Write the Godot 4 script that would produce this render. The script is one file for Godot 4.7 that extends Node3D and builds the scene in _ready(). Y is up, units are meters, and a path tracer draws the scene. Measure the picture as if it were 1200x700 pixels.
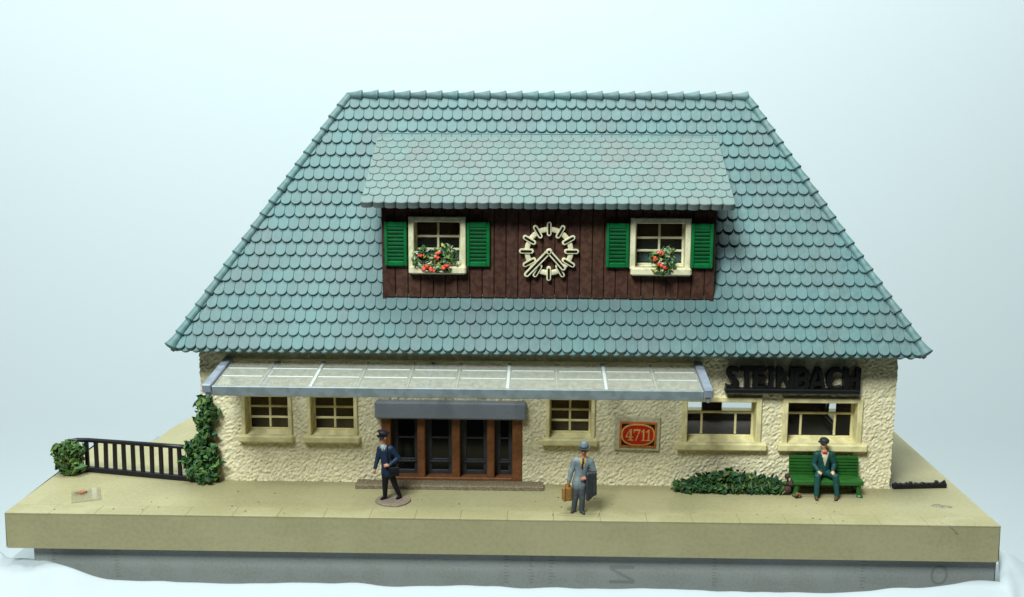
extends Node3D
# A painted model railway station on its plastic base. All lengths below are in millimetres of the real model; MM turns them into metres.
const MM := 0.001
const XC := 13.0            # middle of the building
const WZ := -28.8           # plane of the front wall
const EY := 42.6            # eave height
const EZ := -21.0           # eave front
const RY := 115.4           # ridge height
const RZ := -65.0           # ridge depth
const EHW := 108.6         # half width at the eave
const RHW := 62.8           # half width at the ridge
const BZ := -101.2          # plane of the back wall
const X0 := -90.2           # wall ends
const X1 := 116.6
const DZ := -28.6           # dormer wall plane

var M := {}
var used := {}
var rng := RandomNumberGenerator.new()
var fine := FastNoiseLite.new()
var crag := FastNoiseLite.new()
var broad := FastNoiseLite.new()

# ---------------------------------------------------------------- naming
func numbered(called: String) -> String:
	if not used.has(called):
		used[called] = 0
		return called
	used[called] += 1
	return "%s_%03d" % [called, used[called]]

func meta(o: Node, label: String, category: String, group := "", kind := "") -> void:
	o.set_meta("label", label)
	if category != "": o.set_meta("category", category)
	if group != "": o.set_meta("group", group)
	if kind != "": o.set_meta("kind", kind)

func thing(called: String, label: String, category: String, at := Vector3.ZERO, group := "") -> Node3D:
	var o := Node3D.new()
	o.name = numbered(called)
	add_child(o)
	o.position = at * MM
	meta(o, label, category, group)
	return o

func node(called: String, mesh: Mesh, m: Material, parent: Node, xf := Transform3D.IDENTITY) -> MeshInstance3D:
	var o := MeshInstance3D.new()
	o.name = called
	o.mesh = mesh
	o.material_override = m
	o.cast_shadow = GeometryInstance3D.SHADOW_CASTING_SETTING_ON
	parent.add_child(o, true)
	o.transform = Transform3D(xf.basis, xf.origin * MM)
	return o

# ---------------------------------------------------------------- mesh helpers
func mb(smooth := false) -> SurfaceTool:
	var st := SurfaceTool.new()
	st.begin(Mesh.PRIMITIVE_TRIANGLES)
	st.set_smooth_group(0 if smooth else -1)
	return st

func done(st: SurfaceTool) -> ArrayMesh:
	st.generate_normals()
	return st.commit()

func tri(st: SurfaceTool, a: Vector3, b: Vector3, c: Vector3, out: Vector3) -> void:
	# clockwise seen from outside
	if (b - a).cross(c - a).dot(out) > 0.0:
		var t := b
		b = c
		c = t
	st.add_vertex(a * MM)
	st.add_vertex(b * MM)
	st.add_vertex(c * MM)

func quad(st: SurfaceTool, a: Vector3, b: Vector3, c: Vector3, d: Vector3, out: Vector3) -> void:
	tri(st, a, b, c, out)
	tri(st, a, c, d, out)

# a box with chamfered edges
func cbox(st: SurfaceTool, lo: Vector3, hi: Vector3, bev := 0.15, xf := Transform3D.IDENTITY) -> void:
	var c := (lo + hi) * 0.5
	var h := (hi - lo) * 0.5
	bev = min(bev, min(h.x, min(h.y, h.z)) * 0.6)
	var P := func(sx, sy, sz, ax):
		var p := Vector3(sx * (h.x - (0.0 if ax == 0 else bev)), sy * (h.y - (0.0 if ax == 1 else bev)), sz * (h.z - (0.0 if ax == 2 else bev)))
		return xf * (c + p)
	var B := xf.basis
	for s in [-1, 1]:
		quad(st, P.call(s, -1, -1, 0), P.call(s, 1, -1, 0), P.call(s, 1, 1, 0), P.call(s, -1, 1, 0), B * Vector3(s, 0, 0))
		quad(st, P.call(-1, s, -1, 1), P.call(1, s, -1, 1), P.call(1, s, 1, 1), P.call(-1, s, 1, 1), B * Vector3(0, s, 0))
		quad(st, P.call(-1, -1, s, 2), P.call(1, -1, s, 2), P.call(1, 1, s, 2), P.call(-1, 1, s, 2), B * Vector3(0, 0, s))
	for s in [-1, 1]:
		for t in [-1, 1]:
			quad(st, P.call(s, t, -1, 0), P.call(s, t, 1, 0), P.call(s, t, 1, 1), P.call(s, t, -1, 1), B * Vector3(s, t, 0))
			quad(st, P.call(s, -1, t, 0), P.call(s, 1, t, 0), P.call(s, 1, t, 2), P.call(s, -1, t, 2), B * Vector3(s, 0, t))
			quad(st, P.call(-1, s, t, 1), P.call(1, s, t, 1), P.call(1, s, t, 2), P.call(-1, s, t, 2), B * Vector3(0, s, t))
			for w in [-1, 1]:
				tri(st, P.call(s, t, w, 0), P.call(s, t, w, 1), P.call(s, t, w, 2), B * Vector3(s, t, w))

func box_mesh(lo: Vector3, hi: Vector3, bev := 0.15) -> ArrayMesh:
	var st := mb()
	cbox(st, lo, hi, bev)
	return done(st)

# a tube through points with a radius at each
func tube(st: SurfaceTool, pts: Array, rad: Array, seg := 8, flat := Vector3.ONE) -> void:
	var rings := []
	for i in pts.size():
		var d: Vector3 = (pts[min(i + 1, pts.size() - 1)] - pts[max(i - 1, 0)]).normalized()
		var u := d.cross(Vector3.UP if abs(d.y) < 0.9 else Vector3.RIGHT).normalized()
		var v := d.cross(u).normalized()
		var ring := []
		for k in seg:
			var a: float = TAU * k / seg
			ring.append(pts[i] + (u * cos(a) + v * sin(a)) * rad[i] * flat)
		rings.append(ring)
	for i in pts.size() - 1:
		for k in seg:
			var a: Vector3 = rings[i][k]
			var b: Vector3 = rings[i][(k + 1) % seg]
			var c: Vector3 = rings[i + 1][(k + 1) % seg]
			var d: Vector3 = rings[i + 1][k]
			quad(st, a, b, c, d, (a + b + c + d) * 0.25 - (pts[i] + pts[i + 1]) * 0.5)
	for e in [0, pts.size() - 1]:
		var out: Vector3 = pts[e] - pts[1 if e == 0 else e - 1]
		for k in seg:
			tri(st, pts[e], rings[e][k], rings[e][(k + 1) % seg], out)

# a lump: a sphere of a few facets pushed about by noise
func lump(st: SurfaceTool, c: Vector3, r: Vector3, seed_at: float, rough := 0.25, n := 8) -> void:
	var P := func(i, j):
		var th: float = PI * i / (n / 2)
		var ph: float = TAU * (j % n) / n
		var d := Vector3(sin(th) * cos(ph), cos(th), sin(th) * sin(ph))
		return c + d * r * (1.0 + rough * fine.get_noise_3d(d.x * 1.3 + seed_at, d.y * 1.3, d.z * 1.3) * 1.6)
	for i in n / 2:
		for j in n:
			var a: Vector3 = P.call(i, j)
			var b: Vector3 = P.call(i + 1, j)
			var d: Vector3 = P.call(i + 1, j + 1)
			var e: Vector3 = P.call(i, j + 1)
			quad(st, a, b, d, e, (a + b + d + e) * 0.25 - c)

# a flat piece of any outline (in its own x, y), from z = lo to z = hi, its top edge chamfered
func plate(st: SurfaceTool, poly: PackedVector2Array, lo: float, hi: float, bev: float, xf := Transform3D.IDENTITY, back := false) -> void:
	var cen := Vector2.ZERO
	for p in poly: cen += p
	cen /= poly.size()
	var n := poly.size()
	var inner := PackedVector2Array()
	for p in poly:
		var d := cen - p
		inner.append(p + d.normalized() * min(bev * 1.2, d.length() * 0.5))
	var idx := Geometry2D.triangulate_polygon(inner)
	var N := xf.basis.z
	for i in range(0, idx.size(), 3):
		tri(st, xf * Vector3(inner[idx[i]].x, inner[idx[i]].y, hi), xf * Vector3(inner[idx[i + 1]].x, inner[idx[i + 1]].y, hi), xf * Vector3(inner[idx[i + 2]].x, inner[idx[i + 2]].y, hi), N)
		if back:
			tri(st, xf * Vector3(inner[idx[i]].x, inner[idx[i]].y, lo), xf * Vector3(inner[idx[i + 1]].x, inner[idx[i + 1]].y, lo), xf * Vector3(inner[idx[i + 2]].x, inner[idx[i + 2]].y, lo), -N)
	for i in n:
		var a := poly[i]
		var b := poly[(i + 1) % n]
		var ai := inner[i]
		var bi := inner[(i + 1) % n]
		var m := (a + b) * 0.5
		var e := (b - a).orthogonal()
		if e.dot(m - cen) < 0: e = -e
		var out := xf.basis * Vector3(e.x, e.y, 0)
		quad(st, xf * Vector3(a.x, a.y, hi - bev), xf * Vector3(b.x, b.y, hi - bev), xf * Vector3(bi.x, bi.y, hi), xf * Vector3(ai.x, ai.y, hi), out.normalized() + N)
		quad(st, xf * Vector3(a.x, a.y, lo), xf * Vector3(b.x, b.y, lo), xf * Vector3(b.x, b.y, hi - bev), xf * Vector3(a.x, a.y, hi - bev), out)

# ---------------------------------------------------------------- materials
func noise_image(seed_n: int, freq: float, oct: int, size := 512) -> Image:
	var n := FastNoiseLite.new()
	n.seed = seed_n
	n.noise_type = FastNoiseLite.TYPE_SIMPLEX_SMOOTH
	n.frequency = freq
	n.fractal_octaves = oct
	return n.get_seamless_image(size, size)

# colour texture: blotches between two colours plus specks of a third
func blotch(seed_n: int, a: Color, b: Color, speck: Color, amount: float, freq := 0.012, size := 512) -> ImageTexture:
	var n1 := noise_image(seed_n, freq, 4, size)
	var n2 := noise_image(seed_n + 7, 0.11, 3, size)
	var im := Image.create(size, size, false, Image.FORMAT_RGB8)
	for y in size:
		for x in size:
			var t := smoothstep(0.3, 0.7, n1.get_pixel(x, y).r)
			var g := n2.get_pixel(x, y).r
			var c := a.lerp(b, t)
			c = c.lerp(speck, amount * smoothstep(0.72, 0.86, g))
			c = c * (0.95 + 0.1 * g)
			im.set_pixel(x, y, c)
	im.generate_mipmaps()
	return ImageTexture.create_from_image(im)

func bumps(seed_n: int, freq: float, oct: int, strength: float, size := 512) -> ImageTexture:
	var im := noise_image(seed_n, freq, oct, size)
	im.convert(Image.FORMAT_RGBA8)
	im.bump_map_to_normal_map(strength)
	return ImageTexture.create_from_image(im)

func mat(c: Color, rough := 0.6, tex: Texture2D = null, rep := 30.0, nrm: Texture2D = null, nscale := 0.5) -> StandardMaterial3D:
	var m := StandardMaterial3D.new()
	m.albedo_color = c
	m.roughness = rough
	m.metallic_specular = 0.4
	if tex or nrm:
		m.uv1_triplanar = true
		m.uv1_world_triplanar = true
		m.uv1_scale = Vector3.ONE * (1000.0 / rep)
	if tex: m.albedo_texture = tex
	if nrm:
		m.normal_enabled = true
		m.normal_texture = nrm
		m.normal_scale = nscale
	return m

func vmat(rough := 0.6, tex: Texture2D = null, rep := 30.0, nrm: Texture2D = null, nscale := 0.5) -> StandardMaterial3D:
	var m := mat(Color.WHITE, rough, tex, rep, nrm, nscale)
	m.vertex_color_use_as_albedo = true
	return m

func glass(c: Color, rough := 0.05, spec := 0.5) -> StandardMaterial3D:
	var m := StandardMaterial3D.new()
	m.albedo_color = c
	m.roughness = rough
	m.transparency = BaseMaterial3D.TRANSPARENCY_ALPHA
	m.metallic_specular = spec
	return m

func lin(r: float, g: float, b: float) -> Color:
	return Color(r, g, b).srgb_to_linear()

func make_materials() -> void:
	var grainy := bumps(5, 0.06, 4, 3.0)
	var soft := bumps(9, 0.02, 4, 4.0)
	M.grain = blotch(31, Color(1, 1, 1), Color(0.90, 0.90, 0.88), Color(0.8, 0.78, 0.74), 0.5)
	M.tile = vmat(0.55, blotch(3, Color(0.95, 1.0, 1.0), Color(1.0, 0.95, 0.95), Color(0.86, 0.88, 0.87), 0.3, 0.012), 120.0, grainy, 0.25)
	M.deck = mat(Color(0.33, 0.45, 0.45), 0.7)
	M.stucco = mat(Color(0.90, 0.87, 0.76), 0.75, blotch(12, Color(1, 1, 1), Color(0.95, 0.92, 0.84), Color(0.86, 0.76, 0.58), 0.3, 0.02), 14.0, grainy, 0.7)
	M.base = mat(Color(0.59, 0.562, 0.432), 0.55, blotch(17, Color(1, 1, 0.99), Color(0.965, 0.965, 0.95), Color(0.88, 0.86, 0.81), 0.3, 0.006), 90.0, soft, 0.12)
	M.kerb = mat(Color(0.60, 0.572, 0.442), 0.55, blotch(19, Color(1, 1, 1), Color(0.94, 0.94, 0.91), Color(0.86, 0.84, 0.78), 0.35, 0.006), 80.0, soft, 0.12)
	M.cream = mat(Color(0.91, 0.86, 0.66), 0.45, M.grain, 30.0, grainy, 0.12)
	M.ivory = mat(Color(0.93, 0.90, 0.76), 0.42, M.grain, 30.0, grainy, 0.12)
	M.brown = vmat(0.5, blotch(23, Color(1, 1, 1), Color(0.8, 0.8, 0.8), Color(1.0, 1.0, 1.0), 0.3, 0.02), 25.0, grainy, 0.25)
	M.cheek = mat(Color(0.29, 0.19, 0.155), 0.55, M.grain, 20.0, grainy, 0.25)
	M.green = mat(Color(0.07, 0.45, 0.24), 0.32, M.grain, 30.0)
	M.bench = mat(Color(0.165, 0.375, 0.15), 0.35, M.grain, 30.0, grainy, 0.15)
	M.grey = mat(Color(0.52, 0.56, 0.575), 0.35, M.grain, 30.0, grainy, 0.1)
	M.bar = mat(Color(0.52, 0.55, 0.61), 0.32, M.grain, 30.0)
	M.lintel = mat(Color(0.50, 0.52, 0.56), 0.45, blotch(27, Color(1, 1, 1), Color(1.12, 1.12, 1.12), Color(0.7, 0.7, 0.7), 0.4, 0.02), 20.0, grainy, 0.3)
	M.post = mat(Color(0.50, 0.315, 0.19), 0.5, M.grain, 14.0, grainy, 0.25)
	M.leaf_door = mat(Color(0.24, 0.25, 0.28), 0.4, M.grain, 20.0)
	M.dark = mat(Color(0.42, 0.34, 0.23), 0.8)
	M.black = mat(Color(0.085, 0.085, 0.09), 0.45, M.grain, 20.0)
	M.fence = mat(Color(0.10, 0.095, 0.12), 0.4, M.grain, 20.0)
	M.step = mat(Color(0.50, 0.45, 0.37), 0.75, blotch(41, Color(1, 1, 1), Color(0.8, 0.78, 0.74), Color(0.6, 0.55, 0.5), 0.5, 0.03), 14.0, grainy, 0.5)
	M.pane = glass(Color(0.4, 0.4, 0.36, 0.05), 0.12, 0.12)
	M.black_pane = mat(Color(0.03, 0.03, 0.032), 0.15)
	M.dusty = glass(Color(0.74, 0.74, 0.70, 0.32), 0.3)
	M.dusty.albedo_texture = blotch(51, Color(1, 1, 1), Color(0.9, 0.9, 0.9), Color(1.25, 1.25, 1.25), 0.6, 0.02)
	M.dusty.uv1_triplanar = true
	M.dusty.uv1_world_triplanar = true
	M.dusty.uv1_scale = Vector3.ONE * (1000.0 / 26.0)
	M.purlin = mat(Color(0.70, 0.72, 0.71), 0.3)
	M.weak_bar = mat(Color(0.58, 0.59, 0.56), 0.4)
	M.foliage = vmat(0.7)
	M.paint = vmat(0.55, M.grain, 9.0, grainy, 0.2)
	M.red = mat(Color(0.78, 0.14, 0.08), 0.45, M.grain, 12.0)
	M.gold = mat(Color(0.84, 0.68, 0.36), 0.45, M.grain, 12.0)
	M.orange = mat(Color(0.80, 0.44, 0.20), 0.45, M.grain, 12.0)
	M.plate = mat(Color(0.80, 0.77, 0.66), 0.5, M.grain, 12.0)
	M.leather = mat(Color(0.58, 0.42, 0.21), 0.5, M.grain, 6.0, grainy, 0.3)
	M.disc = mat(Color(0.52, 0.46, 0.41), 0.75, M.grain, 8.0, grainy, 0.3)
	M.clear = glass(Color(0.72, 0.69, 0.56, 0.22), 0.15)
	M.rust = mat(Color(0.36, 0.20, 0.13), 0.7)
	M.glue = mat(Color(0.55, 0.52, 0.46), 0.5, M.grain, 6.0, grainy, 0.5)
	M.sheet = mat(Color(0.65, 0.68, 0.70), 0.7, null, 60.0, soft, 0.06)
	M.backdrop = mat(Color(0.815, 0.852, 0.872), 0.9)
	M.news = mat(Color(0.56, 0.575, 0.565), 0.85, blotch(61, Color(1, 1, 1), Color(0.97, 0.97, 0.965), Color(0.93, 0.93, 0.93), 0.3, 0.01), 60.0)
	M.print = mat(Color(0.485, 0.495, 0.485), 0.85)
	M.ceiling = mat(Color(0.35, 0.30, 0.24), 0.9)

# ---------------------------------------------------------------- the roof
func tile_poly(w: float, L: float, h: float, n := 7) -> PackedVector2Array:
	var p := PackedVector2Array()
	p.append(Vector2(-w / 2, L))
	for k in n + 1:
		var a := PI * k / n
		p.append(Vector2(-w / 2 * cos(a), h * (1.0 - sin(a))))
	p.append(Vector2(w / 2, L))
	return p

func tone(base: Color, amount: float) -> Color:
	var v := 1.0 + rng.randf_range(-amount, amount)
	var w := rng.randf_range(-amount, amount) * 0.35
	return Color(base.r * (v + w), base.g * v, base.b * (v - w * 0.5))

var tile_tones := []
var tile_meshes := {}

func tile_mesh(kind: String, w: float, L: float, h: float, th: float, k: int) -> ArrayMesh:
	var key := "%s%d" % [kind, k]
	if not tile_meshes.has(key):
		var st := mb()
		st.set_color(tile_tones[k])
		plate(st, tile_poly(w, L, h), -th, 0.0, 0.11)
		tile_meshes[key] = done(st)
	return tile_meshes[key]

# one slope laid with rows of round-ended tiles. o: middle of its eave, v: up the slope, nrm: outwards
func lay(parent: Node, field: SurfaceTool, o: Vector3, v: Vector3, nrm: Vector3, length: float, hb: float, ht: float, rows: int, singles: int, skip: Array) -> int:
	var u := v.cross(nrm)
	var e := length / rows
	var w := 3.12
	var L := e * 1.4
	var th := 0.88
	var trap := PackedVector2Array([Vector2(-hb, -2.0), Vector2(hb, -2.0), Vector2(ht, length), Vector2(-ht, length)])
	if ht < 0.1: trap = PackedVector2Array([Vector2(-hb, -2.0), Vector2(hb, -2.0), Vector2(0, length)])
	var made := 0
	var tilt := 0.88 / L
	for r in rows:
		var v0 := e * r - 0.35
		var half: float = lerp(hb, ht, clamp(v0 / length, 0.0, 1.0))
		var shift := 0.5 * w if r % 2 == 1 else 0.0
		var n := int(ceil(half / w)) + 1
		for i in range(-n, n + 1):
			var cx := i * w + shift
			if abs(cx) - w * 0.5 > half: continue
			var hidden := false
			for s in skip:
				if cx > s[0] and cx < s[1] and v0 > s[2] and v0 + e * 0.9 < s[3]: hidden = true
			if hidden: continue
			var k := rng.randi() % tile_tones.size()
			var jit := rng.randf_range(-0.04, 0.04)
			# a tile leans: its lower end lies on the row below
			var vv := (v - nrm * tilt).normalized()
			var nn := u.cross(vv)
			var xf := Transform3D(Basis(u, vv, nn), o + u * cx + v * (v0 + jit) + nrm * (1.06 + jit))
			var reach: float = abs(cx) + w * 0.5
			var inside: float = lerp(hb, ht, clamp((v0 + L) / length, 0.0, 1.0))
			if reach < inside and v0 + L < length:
				if r < singles:
					node("tile", tile_mesh("m", w - 0.03, L, 1.5, th, k), M.tile, parent, xf)
					made += 1
				else:
					field.append_from(tile_mesh("m", w - 0.03, L, 1.5, th, k), 0, Transform3D(xf.basis, xf.origin * MM))
			else:
				var poly := tile_poly(w - 0.03, L, 1.5)
				for q in poly.size(): poly[q] += Vector2(cx, v0)
				for piece in Geometry2D.intersect_polygons(poly, trap):
					if piece.size() < 3: continue
					for q in piece.size(): piece[q] -= Vector2(cx, v0)
					var st := mb()
					st.set_color(tile_tones[k])
					plate(st, piece, -th, 0.0, 0.12)
					var m := done(st)
					if r < singles:
						node("tile", m, M.tile, parent, xf)
						made += 1
					else:
						field.append_from(m, 0, Transform3D(xf.basis, xf.origin * MM))
	return made

func round_tile(L: float, r0: float, r1: float, k: int) -> ArrayMesh:
	# a tapered half-round cap tile along +x, swelling to a lip at its far end
	var st := mb(true)
	st.set_color(tile_tones[k])
	var xs := [0.0, 0.55 * L, 0.86 * L, 0.95 * L, L, L + 0.25]
	var rs := [r0, lerp(r0, r1, 0.5), r1, r1 * 1.12, r1 * 1.08, r1 * 0.55]
	var pts := []
	for x in xs: pts.append(Vector3(x, 0, 0))
	tube(st, pts, rs, 10)
	return done(st)

func roof(b: Node3D) -> void:
	var base := lin(0.355, 0.462, 0.468)
	for i in 9: tile_tones.append(tone(base, 0.045))
	var ce := Vector3(XC, EY, EZ)
	# solid deck under the tiles, with a plain soffit
	var A := [Vector3(XC - EHW, EY, EZ), Vector3(XC + EHW, EY, EZ), Vector3(XC + EHW, EY, 2 * RZ - EZ), Vector3(XC - EHW, EY, 2 * RZ - EZ)]
	var R := [Vector3(XC - RHW, RY, RZ), Vector3(XC + RHW, RY, RZ)]
	var st := mb()
	quad(st, A[0], A[1], R[1], R[0], Vector3(0, 1, 1))
	quad(st, A[2], A[3], R[0], R[1], Vector3(0, 1, -1))
	tri(st, A[1], A[2], R[1], Vector3(1, 1, 0))
	tri(st, A[3], A[0], R[0], Vector3(-1, 1, 0))
	quad(st, A[0], A[1], A[2], A[3], Vector3.DOWN)
	var deck := node("roof", done(st), M.deck, b)
	deck.set_meta("label", "grey green hipped roof of round-ended tiles")
	var v := Vector3(0, RY - EY, RZ - EZ).normalized()
	var n := Vector3(0, -v.z, v.y)
	var len_f := Vector2(RY - EY, RZ - EZ).length()
	var field := mb()
	field.set_smooth_group(-1)
	# tiles hidden inside the dormer are left out: u from its cheeks, v from its foot to its head
	var skip := [[-46.0, 47.0, 17.6, 71.0]]
	lay(deck, field, ce, v, n, len_f, EHW, RHW, 20, 4, skip)
	var vb := Vector3(0, v.y, -v.z)
	lay(deck, field, Vector3(XC, EY, 2 * RZ - EZ), vb, Vector3(0, -v.z, -v.y), len_f, EHW, RHW, 20, 0, [])
	var run := EHW - RHW
	for s in [-1, 1]:
		var vs := Vector3(-s * run, RY - EY, 0).normalized()
		var ns := Vector3(s * vs.y, abs(vs.x), 0)
		lay(deck, field, Vector3(XC + s * EHW, EY, RZ), vs, ns, Vector2(run, RY - EY).length(), EZ - RZ, 0.0, 20, 0, [])
	var f := node("tile_field", field.commit(), M.tile, deck)
	f.set_meta("kind", "stuff")
	# the doubled eave course, staggered below the first
	var eave := mb()
	var ee := len_f / 20.0
	for i in range(-35, 35):
		var cx := (i + 0.5) * 3.12
		if abs(cx) > EHW - 1.0: continue
		eave.append_from(tile_mesh("s", 3.05, 3.4, 1.4, 1.0, rng.randi() % 8), 0, Transform3D(Basis(Vector3.RIGHT, v, n), (ce + Vector3(cx, 0, 0) + v * -0.95 + n * 0.1) * MM))
	for s in [-1, 1]:
		var vs := Vector3(-s * run, RY - EY, 0).normalized()
		var ns := Vector3(s * vs.y, abs(vs.x), 0)
		var us := vs.cross(ns)
		for i in range(-14, 15):
			eave.append_from(tile_mesh("s", 3.05, 3.4, 1.4, 1.0, rng.randi() % 8), 0, Transform3D(Basis(us, vs, ns), (Vector3(XC + s * EHW, EY, RZ) + us * i * 3.05 - vs * 0.95 + ns * 0.1) * MM))
	var ef := node("eave_course", eave.commit(), M.tile, deck)
	ef.set_meta("kind", "stuff")
	var ed := mb()
	cbox(ed, Vector3(XC - EHW + 0.6, EY - 0.95, EZ - 2.2), Vector3(XC + EHW - 0.6, EY - 0.05, EZ - 0.9), 0.2)
	cbox(ed, Vector3(XC - EHW + 0.6, EY - 1.25, 2 * RZ - EZ + 0.25), Vector3(XC + EHW - 0.6, EY - 0.05, 2 * RZ - EZ + 1.6), 0.2)
	for s in [-1, 1]:
		cbox(ed, Vector3(XC + s * (EHW - 0.9) - 0.6, EY - 1.25, 2 * RZ - EZ + 1.7), Vector3(XC + s * (EHW - 0.9) + 0.6, EY - 0.05, EZ - 1.7), 0.2)
	node("eave_board", done(ed), mat(Color(0.36, 0.50, 0.49), 0.55), deck)
	# hips
	for s in [-1, 1]:
		for q in [0, 1]:
			var c: Vector3 = A[[[0, 3], [1, 2]][0 if s < 0 else 1][q]]
			var top: Vector3 = R[0 if s < 0 else 1]
			var d := (c - top)
			var up := (Vector3(s * 0.7, 1.0, 0.7 if q == 0 else -0.7)).normalized()
			var hl := d.length()
			d = d.normalized()
			var zz := d.cross(up).normalized()
			var yy := zz.cross(d).normalized()
			var cnt := 20
			var stf := mb()
			for i in cnt:
				var L := hl / cnt
				var last := i == cnt - 1
				var m := round_tile(L * (0.97 if last else 1.0), 1.1, 1.45 if not last else 1.9, rng.randi() % 8)
				node("hip_tile", m, M.tile, deck, Transform3D(Basis(d, yy, zz).rotated(zz, rng.randf_range(-0.012, 0.012)), top + d * (L * i) + yy * 0.45))
	# ridge
	var cntr := 25
	for i in cntr:
		var L := (2 * RHW + 1.6) / cntr
		node("ridge_tile", round_tile(L, 1.0, 1.75, rng.randi() % 8), M.tile, deck, Transform3D(Basis.IDENTITY.rotated(Vector3(0, 0, 1), rng.randf_range(-0.01, 0.012)), Vector3(XC - RHW - 1.0 + L * i, RY + 0.35 + rng.randf_range(-0.06, 0.06), RZ)))

# ---------------------------------------------------------------- dormer
func dormer_shell(b: Node3D) -> void:
	# wall of upright planks between the shutters, cheeks at both ends
	var xl := -34.9
	var xr := 62.0
	var y0 := 57.0
	var y1 := 86.5
	var bk := mb()
	for q in [[xl + 0.6, -25.6, y0 + 0.2, y1], [-11.8, 38.8, y0 + 0.2, y1], [53.4, xr - 0.6, y0 + 0.2, y1], [-25.6, -11.8, y0 + 0.2, 66.2], [38.8, 53.4, y0 + 0.2, 66.4], [-25.6, -11.8, 79.4, y1], [38.8, 53.4, 79.8, y1]]:
		cbox(bk, Vector3(q[0], q[2], DZ - 1.6), Vector3(q[1], q[3], DZ - 0.75), 0.01)
	var wall := node("dormer_wall", done(bk), M.cheek, b)
	wall.set_meta("label", "dark brown plank wall of the dormer")
	var holes := [[-25.4, -11.9, 66.4, 79.3], [39.0, 53.3, 66.6, 79.7]]
	var x := xl
	var i := 0
	while x < xr - 0.5:
		var w := 3.62 + rng.randf_range(-0.22, 0.22)
		if i == 0: w = 3.9
		if xr - (x + w) < 2.2: w = xr - x
		var c := lin(0.335, 0.225, 0.185) * rng.randf_range(0.82, 1.16)
		var spans := [[y0 + rng.randf_range(-0.02, 0.03), y1]]
		for h in holes:
			if x + w > h[0] + 0.3 and x < h[1] - 0.3:
				spans = [[spans[0][0], h[2]], [h[3], y1]]
		for s in spans:
			var st := mb()
			st.set_color(c)
			cbox(st, Vector3(x + 0.09, s[0], DZ - 0.7), Vector3(x + w - 0.09, s[1], DZ + rng.randf_range(-0.05, 0.06)), 0.16)
			node("plank", done(st), M.brown, wall)
		x += w
		i += 1
	for s in [[xl, -1], [xr, 1]]:
		var st := mb()
		# cheek: a triangle from the wall back to the roof
		var xa: float = s[0] - s[1] * 0.05
		var xb: float = s[0] - s[1] * 1.2
		var p := [Vector3(xa, y0 - 1.0, DZ - 0.1), Vector3(xa, y1 + 0.4, DZ - 0.1), Vector3(xa, 101.5, -57.5)]
		tri(st, p[0], p[1], p[2], Vector3(s[1], 0, 0))
		var q := []
		for a in p: q.append(Vector3(xb, a.y, a.z))
		tri(st, q[0], q[1], q[2], Vector3(-s[1], 0, 0))
		for k in 3: quad(st, p[k], p[(k + 1) % 3], q[(k + 1) % 3], q[k], (p[k] + p[(k + 1) % 3]) * 0.5 - (p[0] + p[1] + p[2]) / 3.0)
		node("cheek", done(st), M.cheek, wall)
	# dark lining behind the two windows
	var dl := mb()
	cbox(dl, Vector3(xl + 1.5, y0 + 3.0, DZ - 12.0), Vector3(xr - 1.5, y1 - 0.5, DZ - 10.5), 0.1)
	node("lining", done(dl), M.dark, wall)

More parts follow.
